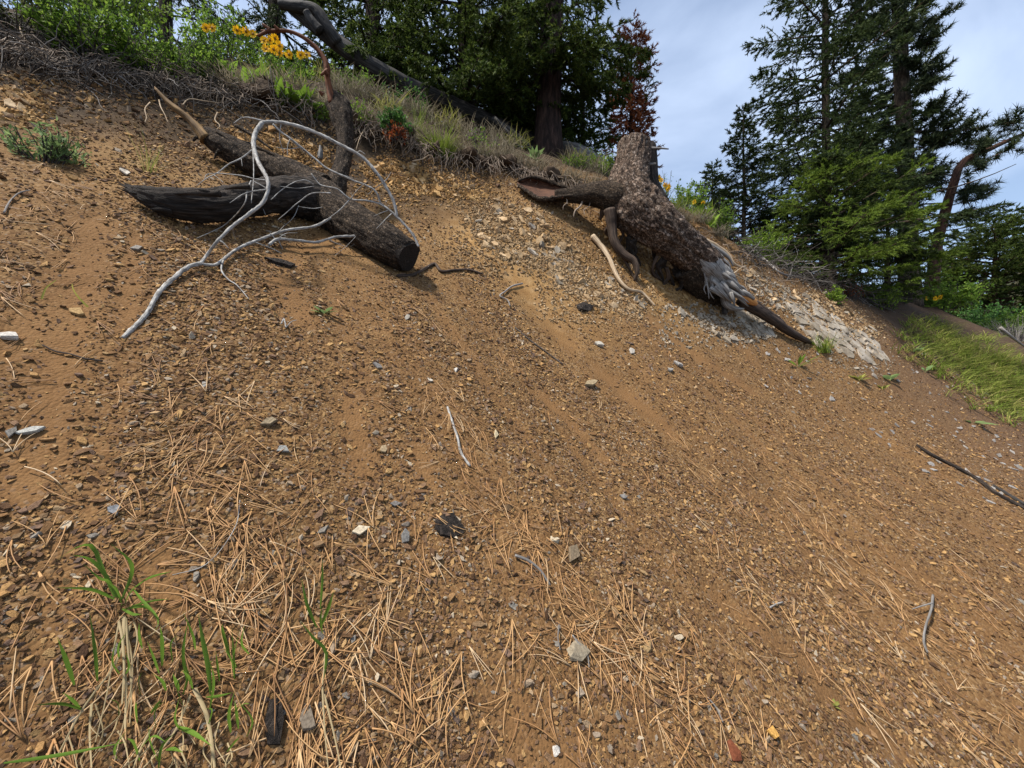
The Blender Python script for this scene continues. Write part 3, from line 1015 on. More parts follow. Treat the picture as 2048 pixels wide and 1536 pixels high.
def build_needles(N):
    w = np.array([q[3] for q in NEED]); w = w / w.sum()
    X, Y = [], []
    cen = [G(q[0], q[1]) for q in NEED]
    for i in range(N):
        if rng.random() < .17:
            px, py = rng.uniform(0, 2048), rng.uniform(560, 1536)
            t = gt(px, py)
            if t is None or t > 6: continue
            p = ray(px, py) * t; x, y = p[0], p[1]
        else:
            k = rng.choice(len(NEED), p=w)
            r = NEED[k][2]
            a, b = rng.normal(0, r * 1.25), rng.normal(0, r * .38)
            x, y = cen[k][0] + FALL[0] * a + CROSS[0] * b, cen[k][1] + FALL[1] * a + CROSS[1] * b
        if y < .35: continue
        X.append(x); Y.append(y)
    X, Y = np.array(X), np.array(Y)
    n = len(X)
    nn = hn(X, Y)
    P_ = np.stack([X, Y, hz(X, Y)], -1) + nn * rng.uniform(.003, .014, n)[:, None]
    # local x along the fall line (down), spread
    yaw = np.zeros(n)
    for i in range(n):
        q = Vector(nn[i]).to_track_quat('Z', 'Y')
        d = q.inverted() @ Vector((-FALL[0], -FALL[1], -.8))
        yaw[i] = math.atan2(d.y, d.x) + (rng.normal(0, .6) if rng.random() < .6 else rng.uniform(0, 6.28)) + (math.pi if rng.random() < .5 else 0)
    R_ = orient(nn, yaw, np.stack([rng.normal(0, .04, n), rng.normal(0, .05, n)], -1))
    ln = rng.uniform(.10, .17, n)
    d = np.sqrt((P_ ** 2).sum(1))
    order = np.argsort(d / ln)
    inview = (np.abs(P_[:, 0] / P_[:, 1]) < 1.33) & (P_[:, 2] / P_[:, 1] > -1.0)
    sel = [i for i in order if inview[i]][:280]
    for i in sel:
        o = link('pine_needle', needle_objs[int(rng.integers(0, 9))])
        o.location = P_[i]; o.rotation_euler = R_[i]; o.scale = (ln[i],) * 3
        tag(o, 'dry orange pine needle lying on the near gravel', 'pine needle', 'dry pine needles on the near slope')
    rest = np.setdiff1d(np.arange(n), sel)
    scatter('pine_needle_litter', P_[rest], R_[rest], np.repeat(ln[rest][:, None], 3, 1), rng.integers(0, 9, len(rest)),
            rng.random(len(rest)), needle_protos, 'scattered dry orange pine needles over the whole slope')
build_needles(1280)

# ------------------------------------------------------------------ limbs shared by the dead wood
def limb(parent, name, pts, radpx, mat, sides=14, rough=.12, fine=.06, k_default=.0, nper=10, origin=(0, 0, 0), splinter=0, label=None, flat=None, twist=0.0):
    """pts: 3-D rows; radpx radius in metres per row"""
    A = np.hstack([np.asarray(pts, float), np.asarray(radpx, float)[:, None]])
    C = spline(A, max(6, nper * (len(A) - 1)))
    sd = random.uniform(0, 50)
    def dp(th, s, bk):
        q = bk / max(A[:, 3].mean(), .01)
        e = 1 + rough * fbm(np.stack([q[..., 0] * .9, q[..., 1] * .9, q[..., 2] * .35 + sd], -1), 3)
        e += fine * fbm(np.stack([q[..., 0] * 3.5 + 5, q[..., 1] * 3.5, q[..., 2] * 1.1 + sd], -1), 3)
        if sides >= 24:
            e += fine * .55 * np.abs(fbm(np.stack([bk[..., 0] * 34, bk[..., 1] * 34, bk[..., 2] * 13 + sd], -1), 2))
            rg = 1 - 2.2 * np.abs(fbm(np.stack([bk[..., 0] * 15 + 3, bk[..., 1] * 15, bk[..., 2] * 3.5 + sd], -1), 3))
            e += fine * .75 * rg * (.4 + .6 * sstep(-.3, .3, fbm(np.stack([bk[..., 0] * 3, bk[..., 1] * 3, bk[..., 2] * 2 - sd], -1), 2)))
        if splinter:
            u = s / s.max()
            e *= 1 - .0 * u
        return e
    g = Geo()
    tube(g, C[:, :3], np.maximum(C[:, 3], .0008), sides, dp, True, flat, sd)
    if splinter:
        # pull the ring points of the last stretch in or out along the axis so that the end is ragged
        V = g.V[0]
        n = len(C)
        T = nrm(C[-1, :3] - C[-4, :3])
        ringv = np.arange((n - 1) * sides, n * sides)
        for kk, iv in enumerate(ringv):
            V[iv] += T * splinter * (random.random() ** 2)
        V[-1] -= T * splinter * .6
    o = g.build(name, mat, parent, True, origin)
    if label: o['label'] = label
    return o

# the forked fallen tree ------------------------------------------------------------------
def build_log():
    base = G(740, 520)
    root = thing('fallen_log', 'dark forked fallen tree lying on the slope with a sawn lower end', 'log', base)
    def q(px, py, t): return PT(px, py, t)
    def r(px, t): return px / F * t
    tA = 3.38
    trunk = [(815, 512, 3.28, 31), (780, 492, 3.32, 37), (735, 465, 3.4, 39), (680, 432, 3.5, 41), (635, 402, 3.58, 41), (598, 378, 3.62, 31)]
    limb(root, 'trunk', [q(*p[:3]) for p in trunk], [r(p[3], p[2]) for p in trunk], M['bark_log'], 90, .12, .11, nper=34, origin=base)
    L1 = [(640, 405, 3.52, 40), (590, 396, 3.33, 35), (540, 394, 3.10, 30), (480, 402, 2.84, 29), (420, 411, 2.62, 29), (365, 410, 2.50, 27), (320, 401, 2.46, 22), (290, 391, 2.46, 16), (262, 380, 2.48, 8)]
    limb(root, 'limb', [q(*p[:3]) for p in L1], [r(p[3], p[2]) for p in L1], M['bark_dark'], 64, .20, .17, nper=20, origin=base, splinter=.10,
         label='blackened broken limb with splintered left end')
    # torn slats at the broken end
    for (x0, y0, x1, y1, w) in ((340, 392, 262, 374, 7), (345, 405, 270, 392, 8), (345, 424, 300, 418, 6), (440, 388, 330, 388, 6), (360, 396, 300, 384, 5), (430, 388, 390, 380, 5), (500, 374, 450, 378, 5), (310, 398, 258, 384, 5), (330, 420, 288, 408, 5)):
        limb(root, 'splinter', [q(x0, y0, 2.44), q((x0 + x1) / 2, (y0 + y1) / 2 - 2, 2.42), q(x1, y1, 2.42)], [r(w, 2.5), r(w * .8, 2.5), r(1.2, 2.5)], M['bark_dark'], 8, .2, .1, nper=5, origin=base)
    L2 = [(640, 388, 3.66, 34), (590, 356, 3.68, 29), (540, 335, 3.70, 26), (490, 312, 3.70, 25), (450, 292, 3.68, 22), (415, 272, 3.66, 16), (400, 262, 3.65, 9)]
    limb(root, 'limb', [q(*p[:3]) for p in L2], [r(p[3], p[2]) for p in L2], M['bark_log'], 56, .16, .13, nper=20, origin=base)
    L2b = [(414, 280, 3.62, 13), (396, 257, 3.6, 9), (376, 236, 3.58, 6.5), (352, 218, 3.56, 7), (332, 200, 3.54, 4.5), (312, 178, 3.52, 2)]
    limb(root, 'broken_tip', [q(*p[:3]) for p in L2b], [r(p[3], p[2]) for p in L2b], M['wood_yellow'], 14, .15, .1, nper=7, origin=base, splinter=.03)
    L3 = [(664, 395, 3.72, 22), (680, 350, 3.85, 16), (688, 310, 3.95, 15), (691, 270, 4.02, 16), (684, 232, 4.06, 20), (674, 205, 4.08, 19), (666, 192, 4.08, 10)]
    limb(root, 'limb', [q(*p[:3]) for p in L3], [r(p[3], p[2]) for p in L3], M['bark_log'], 44, .2, .15, nper=18, origin=base, splinter=.06)
    L4 = [(664, 208, 4.0, 8), (660, 182, 4.0, 6.5), (655, 155, 3.98, 5.5), (653, 130, 3.97, 6), (641, 106, 3.95, 4.6), (624, 88, 3.93, 4.4), (600, 71, 3.9, 3.6), (575, 62, 3.88, 3.2), (548, 62, 3.86, 3.4), (522, 61, 3.84, 1.5)]
    limb(root, 'branch', [q(*p[:3]) for p in L4], [r(p[3], p[2]) for p in L4], M['wood_rust'], 12, .2, .12, nper=7, origin=base, label='rust red bare branch curving up to the left')
    for (x0, y0, x1, y1, t) in ((656, 150, 650, 140, 3.95), (655, 140, 642, 150, 3.95), (540, 60, 525, 48, 3.85), (540, 60, 515, 72, 3.85), (556, 60, 548, 50, 3.85), (646, 190, 638, 182, 4.0)):
        limb(root, 'knob', [q(x0, y0, t), q(x1, y1, t - .03)], [r(4, t), r(2, t)], M['wood_rust'], 8, .2, .1, nper=5, origin=base)
    # sawn end, its shade put into the dark colour
    C, T = PT(819, 514, 3.265), nrm(PT(819, 514, 3.265) - PT(780, 492, 3.32))
    a = np.linspace(0, 2 * np.pi, 30, endpoint=False)
    u = nrm(np.cross(T, [0, 0, 1])); v = np.cross(T, u)
    R0 = r(31, 3.27)
    rr = R0 * (.94 + .07 * np.sin(3 * a + 1) + .03 * rng.normal(size=30))
    ring = C + (np.cos(a) * rr)[:, None] * u + (np.sin(a) * rr)[:, None] * v
    back = ring - T * .05
    V = np.vstack([C + T * .004, ring, back]) - base
    F3 = np.array([[0, 1 + i, 1 + (i + 1) % 30] for i in range(30)])
    F4 = np.array([[1 + i, 31 + i, 31 + (i + 1) % 30, 1 + (i + 1) % 30] for i in range(30)])
    link('sawn_end', make_mesh('sawn_end', V, [F4, F3], M['bark_dark'], False, {'bark': V * 3}), root)
    limb(root, 'splinter', [q(640, 318, 3.95), q(641, 305, 3.95), q(640, 290, 3.95)], [r(6, 3.9), r(5, 3.9), r(1, 3.9)], M['wood_grey'], 6, .1, .1, nper=4, origin=base,
         label='small pale upright splinter')
    for (x0, y0, x1, y1) in ((480, 300, 432, 262), (575, 325, 500, 290), (440, 300, 428, 318), (398, 275, 386, 283), (470, 250, 545, 300)):
        limb(root, 'twig', [q(x0, y0, 3.6), q((x0 + x1) / 2, (y0 + y1) / 2 - 3, 3.6), q(x1, y1, 3.6)], [r(4, 3.6), r(3, 3.6), r(1.5, 3.6)], M['bark_log'], 6, .1, .1, nper=4, origin=base)
build_log()

# the bleached branch ------------------------------------------------------------------------
def build_branch():
    base = G(248, 675)
    root = thing('dead_branch', 'bleached silver grey dead branch arching over the slope in front of the dark log', 'branch', base)
    def c4(x, y): return 200 + x * .358, 150 + y * .358
    spec = [  # name, crop points with share towards the viewer, radius px start and end
     ('stem', [(125, 1472, .003), (200, 1400, .006), (265, 1330, .008), (330, 1215, .01), (440, 1112, .015), (505, 1068, .02), (560, 1054, .02)], 5.5, 5.0),
     ('limb', [(560, 1054, .02), (600, 1000, .025), (650, 940, 2.28), (740, 860, 2.33), (850, 775, 2.40), (912, 700, 2.46), (938, 610, 2.52), (925, 550, 2.58), (885, 480, 2.65), (857, 400, 2.74), (862, 320, 2.82), (905, 268, 2.88)], 4.0, 6.0),
     ('limb', [(905, 265, 2.88), (990, 262, 2.92), (1080, 280, 2.95), (1200, 322, 2.98), (1340, 385, 3.02), (1450, 455, 3.05), (1540, 540, 3.07), (1600, 620, 3.09), (1640, 710, 3.1), (1660, 790, 3.12)], 5.5, 4.2),
     ('limb', [(560, 1054, .02), (640, 1060, .018), (690, 1030, .018), (780, 970, .025), (900, 910, .035), (1050, 880, .05), (1200, 840, .08), (1300, 803, .11), (1400, 790, .14), (1480, 797, .155), (1535, 810, .16)], 4.5, 3.2),
     ('limb', [(945, 950, .02), (990, 925, .03), (1100, 928, .04), (1200, 932, .05), (1320, 908, .07), (1440, 890, .1), (1510, 875, .12), (1560, 868, .13)], 4.5, 3.0),
     ('limb', [(965, 275, 2.9), (1010, 310, 2.92), (1060, 360, 2.94), (1200, 470, 2.98), (1260, 520, 3.0), (1400, 580, 3.03), (1520, 625, 3.06), (1545, 670, 3.08), (1565, 712, 3.1)], 3.0, 2.6),
     ('limb', [(1780, 960, 3.14), (1745, 895, 3.13), (1655, 795, 3.12), (1565, 718, 3.1), (1490, 697, 3.07), (1400, 690, 3.04), (1330, 640, 3.02), (1240, 610, 3.0), (1180, 550, 2.98)], 4.2, 1.6),
     ('twig', [(905, 255, 2.88), (800, 240, 2.85), (745, 270, 2.83)], 2.6, 1.0),
     ('twig', [(850, 420, 2.72), (790, 470, 2.68), (720, 500, 2.62), (655, 550, 2.55), (600, 580, 2.5), (540, 618, 2.46)], 2.4, .8),
     ('twig', [(935, 590, 2.53), (870, 588, 2.52), (800, 575, 2.52), (650, 548, 2.54)], 2.3, 1.2),
     ('twig', [(845, 590, 2.52), (830, 650, 2.45), (805, 710, 2.38), (700, 840, .05), (620, 885, .03), (540, 912, .02)], 2.0, .8),
     ('twig', [(855, 430, 2.7), (850, 560, 2.58), (845, 715, 2.45)], 1.6, 1.0),
     ('twig', [(1392, 700, 3.04), (1330, 750, 3.0), (1260, 812, 2.96)], 1.8, .8),
     ('twig', [(1195, 612, 2.99), (1150, 596, 2.96), (1090, 597, 2.92), (1020, 640, 2.87), (955, 697, 2.8)], 1.8, .9),
     ('twig', [(1195, 622, 2.99), (1100, 628, 2.93), (1005, 622, 2.86)], 1.2, .7),
     ('twig', [(1290, 660, 3.0), (1190, 663, 2.96), (1110, 715, 2.92), (1040, 780, 2.86), (995, 808, 2.8)], 1.8, .8),
     ('twig', [(1262, 735, .15), (1200, 742, .14), (1165, 750, .13), (1110, 735, .14)], 1.2, .7),
     ('twig', [(688, 1035, .018), (678, 1095, .012), (720, 1145, .01), (760, 1180, .008), (832, 1252, .004)], 2.6, 1.2),
     ('twig', [(950, 885, .05), (985, 922, .03)], 2.0, 1.4),
     ('twig', [(1110, 730, .13), (1080, 800, .08), (1010, 860, .03)], .9, .6),
     ('twig', [(1440, 890, .1), (1380, 950, .05), (1310, 1010, .015)], .9, .5),
     ('twig', [(905, 735, .11), (925, 780, .09)], 1.2, .7), ('twig', [(790, 470, 2.68), (795, 510, 2.66)], 1.0, .6),
     ('twig', [(805, 240, 2.85), (785, 232, 2.84)], 1.6, .8), ('twig', [(640, 560, 2.54), (690, 600, 2.5)], .9, .6),
     ('twig', [(655, 548, 2.54), (600, 560, 2.5), (585, 580, 2.47)], 1.2, .7)]
    for nm, pts, r0, r1 in spec:
        pp, rr = [], []
        for i, (x, y, k) in enumerate(pts):
            px, py = c4(x, y)
            p = PT(px, py, k) if k > 1 else G(px, py, k)
            pp.append(p)
            f = i / (len(pts) - 1)
            rr.append((r0 * (1 - f) + r1 * f) / F * p[1])
        if nm != 'stem':
            pp = [p_ if 0 < ii < len(pp) - 1 and False else p_ + np.random.default_rng(int(abs(p_[0] * 9000))).normal(0, .006, 3) * (0 < ii < len(pp) - 1) for ii, p_ in enumerate(pp)]
        limb(root, nm, pp, np.array(rr) * (.8 if nm == 'stem' else .68), M['wood_white'], 10, .28, .3, nper=10, origin=base)
        if nm == 'limb':
            A_ = spline(np.array(pp), 40)
            for q_ in range(4):
                i_ = random.randint(5, 36)
                d_ = nrm(nrm(A_[i_] - A_[i_ - 2]) * random.uniform(-.2, .8) + np.array([random.gauss(0, .6), random.gauss(0, .3) - .1, random.gauss(-.1, .6)]))
                L_ = random.uniform(.06, .26)
                m_ = A_[i_] + d_ * L_ * .5 + np.array([random.gauss(0, .012), 0, random.gauss(0, .012)])
                e_ = A_[i_] + d_ * L_ + np.array([0, 0, -.02])
                limb(root, 'twig', [A_[i_], m_, e_], [.0042, .0032, .0016], M['wood_white'], 6, .2, .2, nper=4, origin=base)
build_branch()

# the leaning stump ---------------------------------------------------------------------------
def build_stump():
    base = G(1440, 640)
    root = thing('tree_stump', 'thick leaning old tree stump with bare roots gripping the eroded edge', 'tree stump', base)
    def sc(x): return 1 + .085 * float(sstep(1300, 1460, x))
    def q(x, y, t): return PT(x, y, t * sc(x))
    def r(px, t): return px / F * t
    T1 = [(1268, 290, 5.25, 30), (1265, 318, 5.22, 30), (1259, 350, 5.18, 33), (1257, 385, 5.12, 40), (1276, 418, 5.06, 44), (1312, 449, 5.0, 39), (1350, 481, 4.95, 35), (1388, 514, 4.92, 32), (1424, 547, 4.92, 29), (1452, 575, 4.92, 21)]
    limb(root, 'trunk', [q(*p[:3]) for p in T1], [r(p[3], p[2]) * sc(p[0]) for p in T1], M['bark_stump'], 120, .10, .15, nper=32, origin=base)
    # old cut top, a weathered ring with a hollow
    C = q(1269, 293, 5.25); T = nrm(q(1270, 292, 5.25) - q(1266, 320, 5.22) + np.array([.02, -.08, .02]))
    u = nrm(np.cross(T, [0, 1, 0])); v = np.cross(T, u)
    a = np.linspace(0, 2 * np.pi, 36, endpoint=False)
    R0 = r(32, 5.25)
    V = [C - T * .02]
    for f, h in ((1.03, -.03), (1.0, .012), (.8, .015), (.5, -.01)):
        V += list(C + f * R0 * (np.cos(a)[:, None] * u + np.sin(a)[:, None] * v) + T * (h + .012 * rng.normal(size=(36, 1))))
    V = np.array(V) - base
    F3 = np.array([[0, 109 + i, 109 + (i + 1) % 36] for i in range(36)])
    F4 = np.array([[1 + k * 36 + i, 1 + k * 36 + (i + 1) % 36, 37 + k * 36 + (i + 1) % 36, 37 + k * 36 + i] for k in range(3) for i in range(36)])
    link('cut_top', make_mesh('cut_top', V, [F4, F3], M['wood_dim'], True, {'bark': V}), root)
    # right side of the old trunk, its shade put into the bark colour
    B1 = [(1296, 294, 5.36, 16), (1297, 330, 5.34, 17), (1300, 370, 5.3, 18), (1318, 410, 5.22, 20)]
    limb(root, 'shaded_flank', [q(*p[:3]) for p in B1], [r(p[3], p[2]) * sc(p[0]) for p in B1], M['bark_dark'], 20, .1, .1, nper=8, origin=base)
    limb(root, 'branch_stub', [q(1296, 296, 5.25), q(1315, 296, 5.22), q(1337, 298, 5.2)], [r(2.6, 5.2), r(2, 5.2), r(1.2, 5.2)], M['wood_grey'], 8, .1, .1, nper=4, origin=base)
    limb(root, 'branch_stub', [q(1285, 327, 5.2), q(1300, 328, 5.12), q(1312, 327, 5.1)], [r(3, 5.2), r(2.4, 5.2), r(1.5, 5.2)], M['wood_grey'], 8, .1, .1, nper=4, origin=base)
    # left flare
    A1 = [(1262, 408, 5.12, 46), (1228, 396, 5.1, 34), (1192, 389, 5.12, 23), (1150, 390, 5.15, 15), (1110, 392, 5.2, 10)]
    limb(root, 'root', [q(*p[:3]) for p in A1], [r(p[3], p[2]) * sc(p[0]) for p in A1], M['bark_log'], 26, .14, .14, nper=10, origin=base)
    # hollow rotten shell: two lips with a red trough between
    n = 26
    s = np.linspace(0, 1, n)
    up = spline([q(1036, 362, 5.35), q(1062, 354, 5.4), q(1095, 362, 5.4), q(1130, 374, 5.36), q(1165, 384, 5.25)], n)
    lo = spline([q(1034, 368, 5.3), q(1056, 384, 5.18), q(1082, 398, 5.08), q(1120, 394, 5.06), q(1165, 389, 5.1)], n)
    mid = spline([q(1036, 366, 5.45), q(1064, 374, 5.6), q(1095, 381, 5.6), q(1130, 384, 5.45), q(1165, 387, 5.2)], n)
    rows = []
    for f in np.linspace(0, 1, 9):
        w0, w1, w2 = (1 - f) ** 2, 2 * f * (1 - f), f * f
        rows.append(w0 * up + w1 * mid + w2 * lo + .008 * rng.normal(size=(n, 1)) * np.array([0, 1, 1.0]))
    V = np.array(rows).reshape(-1, 3)
    Fq = np.array([[k * n + i, k * n + i + 1, (k + 1) * n + i + 1, (k + 1) * n + i] for k in range(8) for i in range(n - 1)])
    gg = Geo(); gg.add(V, Fq, None, np.stack([V[:, 1], V[:, 2], V[:, 0]], -1) * 1.0)
    o = gg.build('hollow_root', M['wood_red'], root, True, base)
    sm = o.modifiers.new('thickness', 'SOLIDIFY'); sm.thickness = .02; sm.offset = 0
    o['label'] = 'rotten hollow root with red wood inside'
    limb(root, 'bark_lip', up, np.full(n, r(4.5, 5.3)) * (1 - .6 * np.abs(2 * s - 1)) * rng.uniform(.5, 1.3, n), M['bark_log'], 10, .5, .4, nper=1, origin=base)
    limb(root, 'bark_lip', lo, np.full(n, r(5.5, 5.2)) * (1 - .5 * np.abs(2 * s - 1)) * rng.uniform(.5, 1.3, n), M['bark_log'], 10, .5, .4, nper=1, origin=base)
    # silvered lower end, splintered
    W1 = [(1380, 506, 4.93, 26), (1402, 527, 4.91, 31), (1424, 547, 4.88, 30), (1448, 570, 4.87, 24), (1468, 590, 4.87, 13)]
    limb(root, 'bare_wood', [q(*p[:3]) for p in W1], [r(p[3], p[2]) * sc(p[0]) for p in W1], M['wood_grey'], 48, .12, .2, nper=14, origin=base, splinter=.05, label='bark free silver wood at the lower end')
    sp = [(1430, 535, 1475, 560, 8), (1440, 540, 1485, 580, 8), (1445, 552, 1478, 585, 7), (1440, 565, 1468, 597, 8), (1430, 572, 1462, 604, 7), (1450, 545, 1472, 556, 5),
          (1420, 575, 1452, 600, 6), (1455, 560, 1490, 592, 5), (1425, 560, 1455, 590, 5), (1462, 585, 1470, 612, 5), (1455, 590, 1462, 606, 6)]
    sp += [(1436 + 3 * i + random.uniform(-6, 6), 548 + 4 * i + random.uniform(-10, 8), 1468 + 2 * i + random.uniform(-14, 22), 572 + 4.5 * i + random.uniform(-10, 14), random.uniform(3, 6)) for i in range(9)]
    for x0, y0, x1, y1, w in sp:
        t = 4.72 + random.uniform(-.05, .05)
        limb(root, 'splinter', [q(x0, y0, t), q((x0 + x1) / 2, (y0 + y1) / 2 - 1, t - .03), q(x1, y1, t)], [r(w, t), r(w * .75, t), r(1, t)], M['wood_grey'], 8, .15, .12, nper=5, origin=base, flat=.6)
    # underside dark buttress
    U1 = [(1375, 530, 5.0, 30), (1392, 560, 5.05, 28), (1415, 588, 5.1, 24), (1440, 612, 5.15, 14)]
    limb(root, 'root', [q(*p[:3]) for p in U1], [r(p[3], p[2]) * sc(p[0]) for p in U1], M['bark_log'], 22, .15, .12, nper=9, origin=base)
    limb(root, 'split_heartwood', [q(1392, 548, 4.9), q(1412, 566, 4.86), q(1430, 585, 4.86)], [r(6, 4.9), r(7, 4.9), r(2, 4.9)], M['wood_red'], 8, .1, .1, nper=5, origin=base)
    roots = [
     ('root', M['root'], [(1220, 420, 5.0, 13), (1224, 455, 5.0, 10), (1232, 490, 4.98, 9), (1250, 510, 4.96, 8), (1268, 522, 4.94, 7), (1274, 545, 4.93, 5), (1268, 562, 4.95, 2)]),
     ('root', M['root'], [(1240, 505, 5.0, 3), (1255, 530, 5.0, 2.6), (1268, 555, 4.97, 2), (1278, 572, 4.95, 3), (1285, 580, 4.9, 1.5)]),
     ('root', M['bark_dark'], [(1330, 485, 5.1, 8), (1340, 505, 5.15, 6), (1352, 522, 5.12, 5), (1360, 545, 5.1, 2)]),
     ('root', M['bark_dark'], [(1310, 480, 5.2, 5), (1308, 505, 5.25, 4), (1310, 530, 5.25, 2)]),
     ('root', M['bark_dark'], [(1335, 500, 5.1, 4), (1345, 525, 5.1, 4), (1358, 540, 5.1, 3), (1365, 548, 5.1, 1.5)]),
     ('root', M['wood_tan'], [(1378, 462, 5.05, 5), (1400, 476, 5.0, 5), (1432, 492, 4.95, 4.5), (1456, 510, 4.93, 4), (1468, 528, 4.92, 3), (1490, 536, 5.0, 1.2)]),
     ('root', M['wood_grey'], [(1382, 474, 4.98, 5.5), (1410, 486, 4.94, 5), (1440, 502, 4.9, 4), (1458, 516, 4.9, 3), (1466, 532, 4.92, 1.6)]),
     ('root', M['wood_grey'], [(1405, 508, 4.82, 4), (1418, 514, 4.78, 4.5), (1424, 530, 4.76, 4.5), (1422, 555, 4.74, 4), (1425, 572, 4.74, 3), (1427, 584, 4.75, 1.2)]),
     ('rootlet', M['wood_grey'], [(1412, 515, 4.78, 1.6), (1408, 540, 4.76, 1.5), (1413, 565, 4.75, 1.5), (1416, 580, 4.75, 1.2), (1418, 598, 4.76, .7)]),
     ('rootlet', M['wood_grey'], [(1413, 565, 4.75, 1.2), (1408, 578, 4.75, 1.0), (1412, 588, 4.76, .6)]),
     ('rootlet', M['wood_grey'], [(1414, 568, 4.75, 1.2), (1422, 590, 4.75, 1.0), (1428, 598, 4.76, .6)]),
     ('root', M['wood_grey'], [(1425, 525, 4.8, 3), (1440, 530, 4.78, 3), (1452, 530, 4.8, 1.5)]),
     ('root', M['wood_grey'], [(1448, 592, 4.8, 8), (1452, 606, 4.8, 7.5), (1462, 614, 4.82, 6.5), (1478, 618, 4.86, 4), (1488, 617, 4.9, 1.5)]),
     ('root', M['wood_dim'], [(1450, 600, 4.84, 6), (1449, 612, 4.86, 5.5), (1450, 626, 4.9, 5)]),
     ('root', M['wood_grey'], [(1462, 570, 4.8, 3), (1466, 590, 4.8, 4), (1468, 605, 4.8, 2)]),
     ('root', M['wood_orange'], [(1468, 585, 4.84, 6), (1488, 594, 4.84, 8), (1503, 602, 4.86, 8), (1512, 608, 4.9, 4)]),
     ('root', M['wood_grey'], [(1466, 578, 4.8, 4), (1490, 586, 4.78, 5), (1508, 598, 4.8, 3)]),
     ('root', M['root'], [(1478, 602, 4.95, 8), (1510, 618, 5.0, 11), (1545, 640, 5.1, 9), (1580, 664, 5.2, 8), (1615, 682, 5.35, 5), (1630, 688, 5.45, 2)]),
     ('root', M['root'], [(1510, 605, 5.0, 6), (1530, 622, 5.05, 7), (1560, 642, 5.15, 5), (1575, 655, 5.2, 2)]),
     ('root', M['rootlet'], [(1166, 398, 5.12, 1.6), (1161, 412, 5.06, 1.8), (1150, 422, 5.04, 1.6), (1147, 434, 5.03, .7)]),
     ('rootlet', M['rootlet'], [(1181, 398, 5.12, .9), (1178, 412, 5.06, .8), (1168, 420, 5.05, .7), (1170, 430, 5.03, .4)]),
     ('rootlet', M['rootlet'], [(1132, 395, 5.1, 1.0), (1134, 405, 5.06, .8), (1127, 412, 5.05, .7), (1126, 420, 5.05, .4)]),
     ('root', M['root'], [(1215, 405, 5.1, 9), (1205, 425, 5.15, 6), (1200, 440, 5.2, 2)])]
    rr_ = random.Random(31)
    for i in range(16):  # dark roots added to imitate the shaded hollow under the trunk
        f = rr_.random()
        x, y = 1225 + 190 * f + rr_.uniform(-10, 10), 440 + 130 * f + rr_.uniform(0, 25)
        t0 = 5.05
        roots.append(('root', M['bark_dark'] if i % 3 else M['root'], [(x, y, t0, rr_.uniform(3, 7)), (x + rr_.uniform(-12, 14), y + rr_.uniform(12, 22), t0 + .06, rr_.uniform(2.5, 5)), (x + rr_.uniform(-18, 24), y + rr_.uniform(30, 45), t0 + .12, rr_.uniform(2, 3.5)), (x + rr_.uniform(-15, 40), y + rr_.uniform(50, 72), t0 + .16, 1)]))
    for i in range(10):
        x, y = 1385 + 9 * i + rr_.uniform(-6, 6), 490 + 9 * i + rr_.uniform(-10, 6)
        roots.append(('root', M['wood_grey'] if i % 2 else M['wood_tan'], [(x, y, 4.86, rr_.uniform(2, 4)), (x + rr_.uniform(8, 22), y + rr_.uniform(2, 14), 4.82, rr_.uniform(2, 3)), (x + rr_.uniform(22, 45), y + rr_.uniform(8, 34), 4.86, rr_.uniform(1, 2)), (x + rr_.uniform(36, 64), y + rr_.uniform(16, 50), 4.95, .7)]))
    for nm, mt, pts in roots:
        limb(root, nm, [q(*p[:3]) for p in pts], [r(p[3], p[2]) * sc(p[0]) for p in pts], mt, 10, .16, .12, nper=7, origin=base)
build_stump()

def lying(name, label, cat, pix, r0, r1, mat, k=.006, sides=8, group=None, twigs=()):
    """stick following the ground along picture points"""
    pts = [G(x, y, k) for x, y in pix]
    base = pts[0]
    root = thing(name, label, cat, base, group)
    n = len(pts)
    rr = [(r0 + (r1 - r0) * i / (n - 1)) / F * p[1] for i, p in enumerate(pts)]
    limb(root, 'stem', pts, rr, mat, sides, .18, .1, nper=7, origin=base)
    for tw in twigs:
        pp = [G(x, y, k) for x, y in tw]
        limb(root, 'twig', pp, [r1 * .8 / F * pp[0][1], r1 * .7 / F * pp[0][1]] + [r1 * .4 / F * pp[0][1]] * (len(pp) - 2), mat, 6, .1, .1, nper=4, origin=base)
    return root
lying('pale_root', 'long pale bare root running down the slope left of the stump', 'root', [(1185, 472), (1205, 496), (1218, 515), (1226, 535), (1240, 562), (1256, 578), (1282, 584), (1292, 592), (1310, 612)], 5.5, 2, M['wood_tan'], .02)
lying('stick', 'dark knobbly stick lying beside the sawn end of the log', 'stick', [(795, 552), (825, 550), (848, 538), (870, 528), (882, 542), (910, 540), (940, 540), (965, 548)], 3.5, 2.2, M['root'], .008)
lying('stick', 'dark branch lying across the slope at the right edge', 'stick', [(1832, 890), (1860, 908), (1900, 928), (1930, 944), (1960, 962), (1990, 985), (2020, 1002), (2055, 1020)], 3, 4.5, M['bark_dark'], .008)
lying('stick', 'grey stick beside the dark branch at the right edge', 'stick', [(1985, 970), (2010, 985), (2050, 1010)], 2.5, 4, M['wood_dim'], .008)
lying('twig', 'white curved twig lying among needles in the centre', 'twig', [(895, 814), (905, 845), (915, 875), (922, 905), (940, 932)], 2.2, 2.8, M['wood_white'], .008)
lying('twig', 'thin dark twig on the bare dirt at the left', 'twig', [(85, 690), (110, 702), (140, 708), (170, 717), (205, 722)], 1.6, 2, M['root'], .006)
